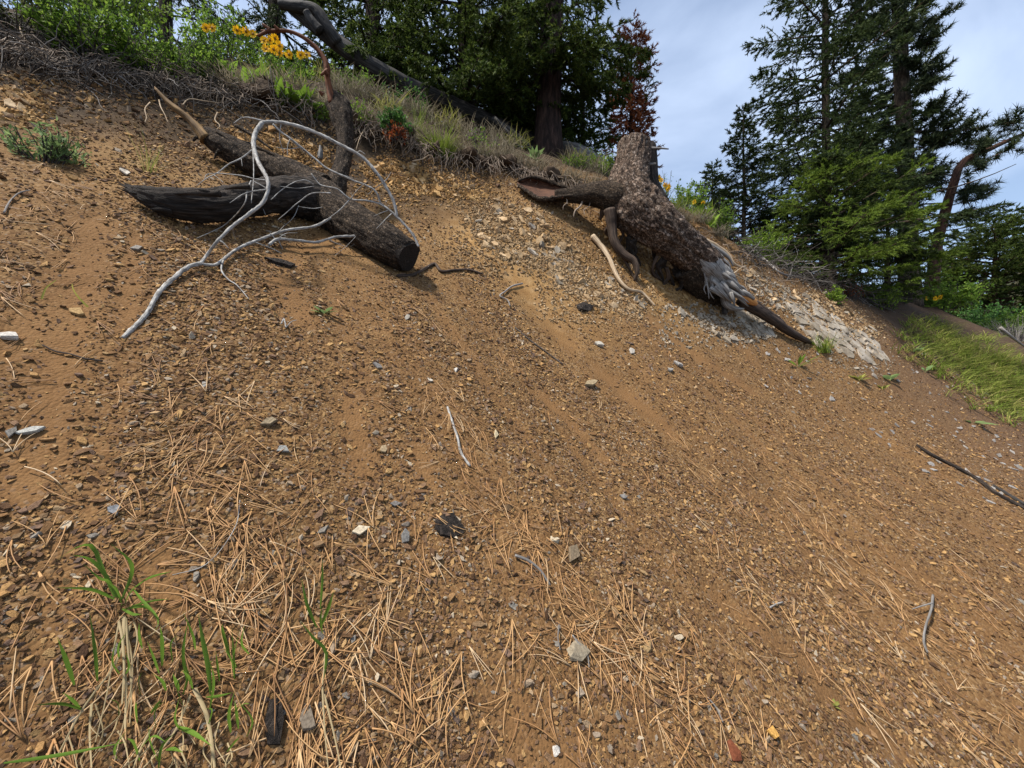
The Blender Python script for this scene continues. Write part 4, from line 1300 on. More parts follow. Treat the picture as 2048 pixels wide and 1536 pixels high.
lying('twig', 'pale upright crooked twig near the lower right', 'twig', [(1866, 1190), (1862, 1220), (1852, 1250), (1848, 1285), (1855, 1305)], 2.0, 1.8, M['wood_grey'], .02, twigs=[[(1864, 1206), (1840, 1213), (1825, 1218)]])
lying('twig', 'grey forked twig on the slope below the shattered rock', 'twig', [(1045, 567), (1025, 572), (1010, 583), (1000, 592), (1015, 600), (1020, 612)], 1.8, 1.4, M['twig'], .01)
lying('twig', 'long thin dark twig pointing down the slope in the middle', 'twig', [(1030, 655), (1060, 680), (1090, 702), (1125, 728)], 1.4, 1.2, M['twig_dark'], .006)
lying('twig', 'bowed grey stem lying on the needle streak', 'twig', [(1030, 1110), (1055, 1120), (1080, 1140), (1100, 1170)], 3.2, 2.2, M['wood_grey'], .01)
lying('twig', 'small white forked twig right of the white branch tip', 'twig', [(572, 655), (568, 638), (562, 648)], 1.6, 1.2, M['wood_white'], .02, twigs=[[(572, 655), (585, 642), (594, 640)]])
lying('twig', 'curled pale stem beside the half buried stone', 'twig', [(1145, 1270), (1160, 1290), (1175, 1310), (1178, 1335)], 1.6, 1.2, M['wood_grey'], .012)
lying('twig', 'short grey twig among stones above the half buried stone', 'twig', [(1118, 1250), (1116, 1275), (1120, 1300)], 1.5, 1.2, M['wood_grey'], .012)
lying('twig', 'pale short twig on the right foreground gravel', 'twig', [(1540, 1215), (1552, 1208), (1566, 1204)], 1.5, 1.2, M['wood_white'], .01)
lying('twig', 'grey curved stem in the lower right foreground', 'twig', [(1415, 1395), (1432, 1415), (1446, 1445)], 1.6, 1.2, M['wood_grey'], .01)
lying('twig', 'grey dead twig at the left edge with dry needles', 'twig', [(8, 425), (22, 400), (40, 385), (60, 380)], 1.6, 1.0, M['twig'], .01)
lying('twig', 'white stem at the left of the needle pile', 'twig', [(345, 1150), (410, 1130), (470, 1055), (480, 1000)], 0.9, 0.8, M['wood_white'], .015)
lying('twig', 'brown twig lying near the right foreground needles', 'twig', [(1320, 1030), (1345, 1060), (1370, 1095)], 1.2, 1.0, M['root'], .006)

# ------------------------------------------------------------------ broken rock
def build_rubble(name, label, poly, N, size, mats, seed, mix=None, tilt=.5):
    r = random.Random(seed)
    poly = np.array(poly, float)
    def inside(x, y):
        c = False
        j = len(poly) - 1
        for i in range(len(poly)):
            if (poly[i, 1] > y) != (poly[j, 1] > y) and x < (poly[j, 0] - poly[i, 0]) * (y - poly[i, 1]) / (poly[j, 1] - poly[i, 1]) + poly[i, 0]:
                c = not c
            j = i
        return c
    cpx = poly.mean(0)
    base = G(*cpx)
    root = thing(name, label, 'rock outcrop', base)
    protos = {}
    for mt in mats:
        protos[mt] = [plate_mesh('stone', seed * 31 + i, M[mt], .10 + .05 * (i % 4), 4 + i % 3, .34 + .11 * (i % 4)) for i in range(10)]
    n = 0
    lo, hi = poly.min(0), poly.max(0)
    while n < N:
        x, y = r.uniform(lo[0], hi[0]), r.uniform(lo[1], hi[1])
        if not inside(x, y): continue
        p = G(x, y)
        if p[1] > 7.5: continue
        nn = hn(p[0], p[1], .08)
        mt = r.choices(mats, mix)[0] if mix else r.choice(mats)
        o = bpy.data.objects.new('stone', r.choice(protos[mt]))
        COL.objects.link(o); o.parent = root
        # plates lie along the bedding, dipping out of the slope
        bed = nrm(np.asarray(nn) + np.array([.25, -.25, .15]))
        o.rotation_euler = orient([bed], [r.gauss(2.2, .55) + 3.14159 * (r.random() < .5)], np.array([[r.gauss(0, tilt), r.gauss(0, tilt * .8)]]))[0]
        s = size * (.45 + 1.5 * r.random() ** 2.6)
        o.scale = (s, s, s * r.uniform(.7, 1.2))
        o.location = Vector(p + np.asarray(nn) * s * .05 - base)
        n += 1
    g = Geo()
    k = 0
    while k < N * 9:
        x, y = r.uniform(lo[0] - 12, hi[0] + 12), r.uniform(lo[1] - 8, hi[1] + 8)
        if not inside(x, y) and r.random() < .75: continue
        k += 1
        p = G(x, y)
        if p[1] > 7.5: continue
        s = size * r.uniform(.14, .42)
        a, b, c = [np.array([r.gauss(0, 1), r.gauss(0, 1), r.gauss(0, 1)]) for _ in range(3)]
        a = nrm(a); b = nrm(np.cross(a, b)); c = np.cross(a, b)
        u, v, w = a * s * .5, b * s * r.uniform(.25, .5), c * s * r.uniform(.08, .25)
        q = p + hn(p[0], p[1]) * s * .1
        V = [q - u - v * .6 - w, q + u * .7 - v - w, q + u + v * .8 - w, q - u * .8 + v - w, q - u * .9 - v * .5 + w, q + u * .6 - v * .9 + w, q + u * .9 + v * .7 + w, q - u * .7 + v * .9 + w]
        g.add(np.array(V), [[0, 3, 2, 1], [4, 5, 6, 7], [0, 1, 5, 4], [1, 2, 6, 5], [2, 3, 7, 6], [3, 0, 4, 7]])
    fo = g.build('rubble', M[mats[0]], root, False, base)
    fo['kind'] = 'stuff'
    return root
build_rubble('rock_outcrop', 'shattered pale tan shale sticking out of the slope in the centre', [(925, 425), (990, 398), (1080, 425), (1100, 475), (1150, 500), (1160, 545), (1060, 540), (1000, 520), (950, 480)], 300, .105, ['rock_tan', 'rock_grey'], 3, [.85, .15])
build_rubble('rock_outcrop', 'band of grey broken rock running down right from the shattered shale', [(1080, 500), (1160, 530), (1230, 560), (1300, 600), (1280, 640), (1180, 610), (1110, 570)], 240, .088, ['rock_tan', 'rock_grey'], 4, [.7, .3], .4)
build_rubble('rock_outcrop', 'orange brown broken rock in the cut bank right of the upright dark limb', [(715, 330), (790, 320), (900, 350), (985, 380), (960, 405), (850, 390), (760, 385)], 240, .10, ['rock_ochre', 'rock_tan'], 5, [.75, .25])
build_rubble('rock_outcrop', 'orange broken rock in the cut bank behind the raised limb of the log', [(420, 265), (560, 270), (660, 300), (660, 340), (600, 330), (500, 295)], 170, .085, ['rock_ochre', 'rock_tan'], 6, [.8, .2])
build_rubble('rock_outcrop', 'ochre broken rock on the upper left bank', [(0, 170), (60, 185), (100, 220), (60, 250), (0, 240)], 40, .09, ['rock_ochre', 'rock_tan'], 8, [.7, .3])
build_rubble('rock_outcrop', 'yellow brown broken rock in the hollow under the stump', [(1180, 440), (1230, 440), (1320, 500), (1400, 560), (1420, 620), (1330, 600), (1250, 540)], 240, .09, ['rock_ochre', 'rock_tan'], 9, [.65, .35])
build_rubble('rock_outcrop', 'grey broken plates on the ground below the splintered stump roots', [(1330, 610), (1430, 620), (1500, 650), (1540, 680), (1470, 690), (1420, 665)], 80, .12, ['rock_grey', 'rock_tan'], 10, [.7, .3], .2)
build_rubble('rock_outcrop', 'loose grey plates in the bank right of the stump roots', [(1480, 520), (1540, 560), (1620, 600), (1600, 640), (1540, 610), (1490, 570)], 80, .12, ['rock_grey', 'rock_tan'], 12, [.5, .5], .25)

def clip_poly(poly, p, q):
    """keep the part of poly nearer to p than to q"""
    m, d = (p + q) / 2, q - p
    out = []
    for i in range(len(poly)):
        a, b = poly[i], poly[(i + 1) % len(poly)]
        sa, sb = np.dot(a - m, d), np.dot(b - m, d)
        if sa <= 0: out.append(a)
        if (sa < 0) != (sb < 0):
            out.append(a + (b - a) * sa / (sa - sb))
    return out

def build_slabs(name, label, poly, N, mat, seed, thick=.06):
    r = np.random.default_rng(seed)
    P_ = np.array([G(*p) for p in poly])
    c = P_.mean(0)
    n = hn(c[0], c[1], .5)
    n = nrm(n + np.array([0, -.05, .0]))
    u = nrm(np.cross(n, [0, .3, 1])); v = np.cross(n, u)
    Q = np.stack([(P_ - c) @ u, (P_ - c) @ v], -1)
    root = thing(name, label, 'rock outcrop', c)
    def ins(pt):
        k, j = False, len(Q) - 1
        for i in range(len(Q)):
            if (Q[i, 1] > pt[1]) != (Q[j, 1] > pt[1]) and pt[0] < (Q[j, 0] - Q[i, 0]) * (pt[1] - Q[i, 1]) / (Q[j, 1] - Q[i, 1] + 1e-12) + Q[i, 0]: k = not k
            j = i
        return k
    pts = []
    Q = Q * np.array([1, 1])
    lo, hi = Q.min(0), Q.max(0)
    tries = 0
    dmin = math.sqrt((hi[0] - lo[0]) * (hi[1] - lo[1]) / N) * .55
    while len(pts) < N and tries < 6000:
        tries += 1
        p = r.uniform(lo, hi)
        if ins(p) and all(np.hypot(*(p - o)) > dmin * r.uniform(.5, 1.6) for o in pts): pts.append(p)
    pts = np.array(pts)
    for i, p in enumerate(pts):
        if r.random() < .07: continue
        R0 = dmin * 2.1
        aa = np.linspace(0, 2 * np.pi, 9, endpoint=False) + r.uniform(0, .6)
        cell = [p + R0 * r.uniform(.75, 1) * np.array([np.cos(a), np.sin(a)]) for a in aa]
        for j, q in enumerate(pts):
            if j != i and np.hypot(*(q - p)) < 2.2 * R0:
                cell = clip_poly(cell, p, q)
                if len(cell) < 3: break
        if len(cell) < 3: continue
        # uneven edges
        cc = []
        for k in range(len(cell)):
            a, b = cell[k], cell[(k + 1) % len(cell)]
            cc += [a, (a + b) / 2 + r.normal(0, .06, 2) * np.hypot(*(b - a))]
        cell = np.array(cc)
        ctr = cell.mean(0)
        cell = ctr + (cell - ctr) * r.uniform(.93, .985)
        W = c + cell[:, :1] * u + cell[:, 1:] * v
        # follow the ground locally
        w0 = c + ctr[0] * u + ctr[1] * v
        off = float(hz(w0[0], w0[1])) - w0[2]
        lift = r.uniform(-.012, .016) + .008
        tl = r.normal(0, .022, 2)
        h = (cell - ctr) @ tl
        top = W + n * (h[:, None] + lift) + np.array([0, 0, off])
        inn = top + (top.mean(0) - top) * .02 + n * .002
        bot = W - n * thick + np.array([0, 0, off])
        m = len(cell)
        V = np.vstack([bot, top, inn, [inn.mean(0) + n * r.normal(0, .004)]])
        o0 = V.mean(0)
        F4, F3 = [], []
        for k in range(m):
            j = (k + 1) % m
            F4 += [[k, j, m + j, m + k], [m + k, m + j, 2 * m + j, 2 * m + k]]
            F3 += [[2 * m + k, 2 * m + j, 3 * m]]
        me = make_mesh('slab', V - o0, [np.array(F4), np.array(F3)], M[mat], False)
        o = link('slab', me, root)
        o.location = o0 - c
    return root
build_slabs('rock_slabs', 'pale cracked rock slabs lying flush in the slope right of the long dark root', [(1590, 612), (1625, 605), (1680, 640), (1740, 680), (1782, 712), (1740, 722), (1690, 700), (1650, 690), (1610, 655)], 64, 'rock_grey', 21)
build_rubble('rock_outcrop', 'brown flat broken plates just above the pale slab pavement', [(1600, 585), (1660, 590), (1720, 625), (1760, 670), (1730, 690), (1640, 620)], 90, .13, ['rock_tan', 'rock_grey'], 14, [.5, .5], .15)
build_rubble('rock_outcrop', 'thin grey chips scattered over and below the pale slab pavement', [(1600, 625), (1680, 650), (1790, 720), (1770, 760), (1640, 720)], 60, .08, ['rock_grey', 'rock_tan'], 15, [.7, .3], .12)
build_slabs('rock_slabs', 'small grey cracked slabs below the long dark root', [(1475, 625), (1510, 632), (1545, 660), (1530, 672), (1490, 655)], 30, 'rock_grey', 23, .05)
def right_plates():
    r = random.Random(4)
    n = 0
    while n < 110:
        px, py = r.uniform(1480, 2045), r.uniform(690, 1010)
        if py < 690 + (px - 1480) * .02 or py > 760 + (px - 1480) * .5: continue
        if r.random() > .25 + .75 * (px - 1480) / 560: continue
        p = G(px, py)
        if p[1] > 7.5: continue
        sz = r.uniform(.05, .12) * (1.4 if r.random() < .12 else 1)
        v = r.uniform(.6, 1.15)
        place_stone('shale_plate', plates[n % 12], p, sz, (.29 * v, .27 * v, .25 * v), 'flat grey plate of shale among reddish gravel at the right', 'stone',
                    'grey plates on the reddish gravel at the right', r.uniform(0, 6.28), (r.gauss(0, .2), r.gauss(0, .2)), .08, .55)
        n += 1
right_plates()

# ------------------------------------------------------------------ trees
def tree_trunk(parent, base, H, r0, mat, lean=(0, 0), wob=.02, sides=16, r1=None, origin=None, rough=.08, pts=None):
    n = 14
    if pts is None:
        f = np.linspace(0, 1, n)
        C = np.stack([base[0] + lean[0] * H * f + wob * H * fbm(np.stack([f * 3 + base[0], 0 * f, 0 * f], -1), 2) * .3,
                      base[1] + lean[1] * H * f + wob * H * fbm(np.stack([f * 3 + base[1] + 9, 0 * f, 0 * f], -1), 2) * .3,
                      base[2] - .25 + (H + .25) * f], -1)
        R = r0 * ((1 - f) ** .8 * .94 + .06) * (1 + .35 * np.exp(-f * H / .5))
    else:
        A = spline(pts, 20)
        C, R = A[:, :3], A[:, 3]
    limb(parent, 'trunk', C, R, mat, sides, rough, .10, nper=3, origin=base)
    return C, R

def conifer(name, label, px, t, H, r0, R, z0, nb, leaf, bark, seed, lean=(0, 0), droop=.25, twig=.42, need=(.085, .022), k=12, group=None, prof=None, hang=.2, up0=.05, up1=.6, den=1.0, gaps=.0, second=None, cat='tree', bias=1.05):
    r = np.random.default_rng(seed)
    base = base_at(px, t)
    root = thing(name, label, cat, base, group)
    C, RR = tree_trunk(root, base, H, r0, M[bark], lean)
    zs = C[:, 2]
    gb, gl, g2 = Geo(), Geo(), Geo()
    prof = prof or (lambda f: (1 - f) ** .75 * (.55 + .45 * min(1, f / .12)) + .03)
    TO, TD, TL, TS = [], [], [], []
    for i in range(nb):
        f = ((i + r.random()) / nb) ** bias
        if gaps and r.random() < gaps: continue
        z = base[2] + H * (z0 + (1 - z0) * f * .985)
        p0 = np.array([np.interp(z, zs, C[:, 0]), np.interp(z, zs, C[:, 1]), z])
        L = R * prof(f) * r.uniform(.65, 1.15)
        if L < .06: continue
        ph = i * 2.39996 + r.normal(0, .35)
        out = np.array([math.cos(ph), math.sin(ph), 0])
        e = up0 + (up1 - up0) * f + r.normal(0, .08)
        m = max(5, int(L / .16))
        s = np.linspace(0, 1, m + 1)
        sidew = np.array([-out[1], out[0], 0]) * r.normal(0, .12)
        Bc = p0 + out * (L * s)[:, None] + sidew * (L * s ** 2)[:, None] + np.array([0, 0, 1.0]) * (L * (e * s - droop * s ** 2 + .10 * s ** 3))[:, None]
        rb = max(.006, .018 * L) * (1 - s * .85)
        tube(gb, Bc, rb, 5, None, False)
        nt = max(3, int(L / .075 * den))
        sp = np.sort(r.uniform(.12 if L < 1 else .22, 1, nt))
        B = np.stack([np.interp(sp, s, Bc[:, j]) for j in range(3)], -1)
        T = np.stack([np.interp(sp, s, np.gradient(Bc[:, j])) for j in range(3)], -1)
        T = nrm(T)
        W = nrm(np.cross(T, [0, 0, 1.0]))
        sgn = np.where(np.arange(nt) % 2 == 0, 1, -1)[:, None]
        D = nrm(T * r.uniform(.45, .9, (nt, 1)) + W * sgn * r.uniform(.5, .95, (nt, 1)) + np.array([0, 0, 1.0]) * r.normal(.05 - hang, .22, (nt, 1)))
        l = twig * (.35 + .65 * np.sin(np.pi * np.clip(.25 + .72 * sp, 0, 1))) * r.uniform(.6, 1.2, nt) * min(1, .45 + L / 2.2)
        TO += [B, Bc[-1:]]; TD += [D, T[-1:]]; TL += [l, [twig * .4]]
        TS += [sp, [1.0]]
        # twiglets
        sub = r.integers(0, nt, nt)
        off = r.uniform(.35, .9, nt)
        D2 = nrm(D[sub] + nrm(r.normal(size=(nt, 3))) * .75)
        TO.append(B[sub] + D[sub] * (l[sub] * off)[:, None]); TD.append(D2); TL.append(l[sub] * .55); TS.append(sp[sub] + .1)
    TO, TD, TL, TS = np.concatenate(TO), np.concatenate(TD), np.concatenate(TL), np.concatenate(TS)
    n = len(TO)
    u = (np.arange(k)[None] + r.random((n, k))) / k
    O = TO[:, None] + TD[:, None] * (TL[:, None] * u)[..., None]
    O[..., 2] -= (TL[:, None] * u ** 2) * hang * .5
    rd = nrm(r.normal(size=(n, k, 3)))
    D = nrm(TD[:, None] * r.uniform(.5, 1.0, (n, k, 1)) + rd * .62)
    W = r.normal(size=(n, k, 3))
    ln = need[0] * r.uniform(.7, 1.25, (n, k))
    wd = need[1] * r.uniform(.7, 1.3, (n, k))
    sel = np.zeros((n, k), bool)
    if second:
        nz = vnoise(TO * 1.1 + seed)
        if len(second) > 2:
            sel = np.repeat((TS + .35 * nz > second[1])[:, None], k, 1)
        else:
            sel = np.repeat((nz > second[1])[:, None], k, 1)
    a = ~sel
    needles(gl, O[a], D[a], W[a], ln[a], wd[a])
    gb.build('branches', M[bark], root, True, base)['kind'] = 'stuff'
    gl.build('crown', M[leaf], root, False, base)['kind'] = 'stuff'
    if second and sel.any():
        needles(g2, O[sel], D[sel], W[sel], ln[sel], wd[sel])
        g2.build('new_growth' if len(second) > 2 else 'dead_foliage', M[second[0]], root, False, base)['kind'] = 'stuff'
    return root

def pine_tufts(g, tips, dirs, r, n=34, ln=.16, wd=.012):
    m = len(tips)
    D = nrm(np.asarray(dirs)[:, None] * .5 + nrm(r.normal(size=(m, n, 3))) * .9)
    O = np.asarray(tips)[:, None] - np.asarray(dirs)[:, None] * r.uniform(0, .16, (m, n, 1))
    L = ln * r.uniform(.7, 1.15, (m, n))
    needles(g, O.reshape(-1, 3), D.reshape(-1, 3), r.normal(size=(m * n, 3)), L.ravel(), wd)

def pine(name, label, base, trunk_pts, z_lo, z_hi, R, nb, seed, bark, leaf='pine', prof=None, ln=.17, group=None, dead=4, wd=.013, ntw=9, lift=.12):
    r = np.random.default_rng(seed)
    root = thing(name, label, 'tree', base, group)
    C, RR = tree_trunk(root, base, 0, 0, M[bark], pts=trunk_pts, sides=18)
    zs = C[:, 2]
    gl = Geo()
    gt_ = Geo()
    prof = prof or (lambda f: (1 - f * .6))
    for i in range(nb):
        f = (i + r.random()) / nb
        z = z_lo + (z_hi - z_lo) * f
        p0 = np.array([np.interp(z, zs, C[:, 0]), np.interp(z, zs, C[:, 1]), z])
        ph = i * 2.39996 + r.normal(0, .5)
        out = np.array([math.cos(ph), math.sin(ph), 0])
        L = R * prof(f) * r.uniform(.5, 1.15) * (.55 if out[1] < -.55 else 1)
        s = np.linspace(0, 1, 8)
        e = r.normal(lift - .07 + .3 * f, .15)
        wv = np.array([-out[1], out[0], 0]) * r.normal(0, .25)
        Bc = p0 + out * (L * s)[:, None] + wv * (L * s ** 2)[:, None] + np.array([0, 0, 1.0]) * (L * (e * s - .25 * s ** 2 + .22 * s ** 3))[:, None]
        gb = Geo()
        tube(gb, Bc, max(.012, .022 * L) * (1 - .8 * s), 6, None, True)
        gb.build('branch', M[bark], root, True, base)
        if i < dead: continue
        tips, dirs = [Bc[-1]], [nrm(Bc[-1] - Bc[-2])]
        for j in range(int(ntw * (.5 + L / R))):
            q = r.uniform(.3, 1) ** .8
            b0 = np.array([np.interp(q, s, Bc[:, c]) for c in range(3)])
            T = nrm(np.array([np.interp(q, s, np.gradient(Bc[:, c])) for c in range(3)]))
            W = nrm(np.cross(T, [0, 0, 1.0])) * (1 if j % 2 else -1)
            d = nrm(T * r.uniform(.2, .9) + W * r.uniform(.3, 1.0) + np.array([0, 0, 1]) * r.normal(.12, .4))
            l = r.uniform(.18, .6) * min(1, .4 + L / 2)
            tb = np.stack([b0, b0 + d * l * .5 + np.array([0, 0, -.02]), b0 + d * l + np.array([0, 0, .04])])
            tube(gt_, tb, np.array([.008, .006, .004]), 4, None, False)
            for qq in ((1.0, .62) if l > .3 else (1.0,)):
                tips.append(b0 + d * l * qq); dirs.append(nrm(d + np.array([0, 0, .3])))
        pine_tufts(gl, np.array(tips), np.array(dirs), r, ln=ln, wd=wd)
    gt_.build('twigs', M[bark], root, True, base)['kind'] = 'stuff'
    gl.build('crown', M[leaf], root, False, base)['kind'] = 'stuff'
    return root

P5 = lambda f: (1 - f) ** .5 * (.8 + .2 * math.sin(f * 40)) + .03
BIG = dict(bias=2.3, hang=.42, up0=.0, up1=.35)
conifer('fir_tree', 'big dark fir with a furrowed dark trunk rising left of the stump', 1098, 8.3, 17, .28, 1.75, .10, 150, 'fir', 'bark_fir', 41, (.012, 0), .30, .40, (.075, .025), 26, prof=P5, **BIG)
conifer('fir_tree', 'dense dark evergreen directly left of the furrowed fir trunk', 930, 9.0, 15, .20, 2.4, .05, 165, 'fir', 'bark_fir', 42, (0, 0), .32, .40, (.08, .028), 22, prof=P5, **BIG)
conifer('fir_tree', 'dense dark evergreen behind the long grey fallen trunk', 745, 9.4, 15, .20, 2.4, .05, 165, 'fir', 'bark_fir', 43, (0, 0), .32, .40, (.08, .028), 22, prof=P5, **BIG)
conifer('fir_tree', 'dark evergreen behind the yellow flowers at the upper left', 545, 10.5, 14, .18, 2.2, .06, 110, 'fir_dark', 'bark_fir', 44, (0, 0), .3, .42, (.09, .026), 17, gaps=.15, **BIG)
conifer('fir_tree', 'dark evergreen behind the leafy shrubs at the far left', 330, 10.5, 13, .18, 2.1, .06, 90, 'fir_dark', 'bark_fir', 45, (0, 0), .3, .42, (.09, .026), 16, gaps=.15, **BIG)
conifer('fir_tree', 'slim evergreen standing in shade between the two dense ones', 1015, 12.0, 14, .16, 2.3, .05, 110, 'fir_dark', 'bark_fir', 46, (0, 0), .3, .46, (.10, .030), 15, **BIG)
conifer('juniper_tree', 'low green evergreen just right of the furrowed trunk', 1165, 9.6, 3.3, .09, .9, .04, 110, 'fir', 'bark_fir', 47, (0, 0), .22, .34, (.07, .018), 22, hang=.2)
conifer('dying_tree', 'half dead evergreen with rust red needles rising behind the stump', 1262, 10.5, 5.0, .10, .85, .05, 150, 'fir', 'bark_fir', 48, (0, 0), .15, .38, (.08, .022), 20, hang=.1, second=('rust', -.38), prof=lambda f: .55 + .5 * math.sin(f * 2.6) - .45 * f)
conifer('fir_tree', 'tall spiky fir with layered boughs against the sky', 1652, 9.6, 12.2, .11, 2.25, .05, 225, 'fir_blue', 'bark_pine', 49, (.002, 0), .16, .50, (.08, .025), 22, hang=.18, up0=-.05, up1=.4, den=1.0, gaps=.05, bias=1.3, prof=lambda f: (1 - f) ** .8 * (.85 + .25 * math.sin(f * 55)) + .03)
conifer('fir_tree', 'small pointed fir standing alone between the stump and the tall fir', 1487, 10.5, 4.1, .06, 1.3, .05, 110, 'fir_blue', 'bark_pine', 50, (0, 0), .1, .30, (.07, .019), 22, hang=.1, up0=.1, up1=.7, prof=lambda f: (1 - f) ** 1.0 + .03)
conifer('fir_tree', 'low broad young fir with bright green bough tips under the tall ones', 1660, 8.1, 2.75, .08, 2.0, .03, 110, 'fir', 'bark_pine', 51, (0, 0), .20, .40, (.055, .014), 34, hang=.2, up0=.1, up1=.55, gaps=.05, second=('fir_lime', .62, 1))
conifer('fir_tree', 'young fir with bright tips just right of the low broad one', 1775, 9.2, 2.7, .07, 1.2, .04, 75, 'fir', 'bark_pine', 52, (0, 0), .16, .38, (.06, .016), 30, hang=.15, second=('fir_lime', .65, 1))
conifer('juniper_tree', 'dense dark green evergreen at the right edge', 1990, 16.5, 5.3, .16, 2.6, .02, 115, 'fir', 'bark_red', 53, (0, 0), .2, .5, (.11, .036), 18, hang=.15, prof=lambda f: (1 - f) ** .5 + .05)
conifer('juniper_tree', 'round dark evergreen left of the one at the right edge', 1905, 20.0, 4.6, .15, 2.0, .02, 80, 'fir_dark', 'bark_red', 54, (0, 0), .2, .5, (.13, .045), 16, hang=.15, prof=lambda f: (1 - f) ** .5 + .05)
conifer('juniper_tree', 'small dark evergreen behind the pointed fir', 1425, 13.0, 3.4, .08, 1.2, .05, 70, 'fir_dark', 'bark_pine', 55, (0, 0), .15, .40, (.09, .028), 16, hang=.1)
def build_pines():
    b = base_at(1816, 11.0)
    pts = [(*PT(1822, 600, 11.0), .24), (*PT(1815, 440, 11.0), .20), (*PT(1808, 250, 11.0), .18), (*PT(1800, 80, 11.0), .16), (*PT(1797, -60, 11.0), .14), (*PT(1795, -260, 11.0), .10), (*PT(1794, -420, 11.0), .03)]
    pts[0] = (pts[0][0], pts[0][1], b[2] - .2, .25)
    pine('pine_tree', 'tall dark pine with a thick trunk beside the spiky fir', b, pts, 4.7, 14.5, 1.75, 105, 61, 'bark_pine', dead=7, ntw=16, ln=.16, wd=.026, lift=.03)
    b = base_at(1862, 12.0)
    pts = [(*b, .16), (*PT(1872, 500, 12), .145), (*PT(1886, 440, 12), .125), (*PT(1905, 375, 12), .11), (*PT(1925, 325, 12), .09), (*PT(1975, 300, 12), .07), (*PT(2030, 275, 12), .05), (*PT(2075, 255, 12), .02)]
    pts[0] = (b[0], b[1], b[2] - .2, .16)
    pine('pine_tree', 'slender red barked pine leaning right with bare branches and needle tufts', b, pts, 4.6, 8.2, 1.6, 24, 62, 'bark_red', dead=2, ntw=9, ln=.24, wd=.022)
    b = base_at(1812, 11.8)
    pts = [(*b, .2), (*(b + np.array([.03, 0, 1.5])), .17), (*(b + np.array([.05, 0, 3.2])), .13), (*(b + np.array([.08, 0, 4.5])), .06)]
    pine('pine_tree', 'short pine trunk showing reddish bark behind the yellow green fir', b, pts, b[2] + 2, b[2] + 4.5, 1.0, 10, 63, 'bark_red', dead=2, ntw=6, ln=.2, wd=.02)
build_pines()

# long fallen trunks behind the edge ------------------------------------------------------------
def build_fallen():
    base = base_at(900, 7.9)
    root = thing('fallen_tree', 'long grey weathered trunk fallen along the edge in front of the evergreens', 'fallen tree', base)
    pts = [(550, -14, 7.0, 11), (640, 60, 7.1, 13), (720, 118, 7.3, 15), (800, 165, 7.6, 15), (880, 200, 8.0, 15), (960, 235, 8.5, 14), (1040, 270, 9.0, 13), (1110, 300, 9.2, 16), (1150, 318, 9.3, 12)]
    limb(root, 'trunk', [PT(*p[:3]) for p in pts], [p[3] / F * p[2] for p in pts], M['wood_dim'], 40, .10, .12, nper=14, origin=base)
    for pts in ([(560, 8, 6.9, 8), (600, 14, 6.9, 10), (632, 22, 6.95, 11), (652, 52, 7.0, 12), (676, 88, 7.1, 11)],
                [(612, 22, 6.8, 6), (622, 40, 6.85, 8), (640, 62, 6.9, 10)]):
        limb(root, 'branch', [PT(*p[:3]) for p in pts], [p[3] / F * p[2] for p in pts], M['wood_dim'], 24, .15, .12, nper=10, origin=base)
    base = base_at(1100, 7.6)
    root = thing('fallen_tree', 'second grey log lying lower behind the edge left of the stump', 'fallen tree', base)
    pts = [(1120, 292, 8.9, 9), (1150, 300, 8.6, 12), (1180, 318, 8.2, 13), (1205, 332, 7.8, 12), (1232, 346, 7.4, 9)]
    limb(root, 'trunk', [PT(*p[:3]) for p in pts], [p[3] / F * p[2] for p in pts], M['wood_old'], 30, .12, .12, nper=12, origin=base)
    pts = [(985, 238, 7.9, 6), (1010, 255, 7.9, 7), (1040, 280, 7.9, 7), (1066, 300, 7.9, 5)]
    limb(root, 'branch', [PT(*p[:3]) for p in pts], [p[3] / F * p[2] for p in pts], M['wood_dim'], 16, .12, .12, nper=9, origin=base)
    base = PT(1040, 300, 7.2)
    root = thing('dead_pole', 'thin dead pole leaning under the grey fallen trunk', 'stick', base)
    limb(root, 'stem', [PT(990, 235, 7.2), PT(1020, 270, 7.2), PT(1048, 312, 7.2)], [.025, .025, .02], M['wood_dim'], 8, .1, .1, nper=5, origin=base)
build_fallen()

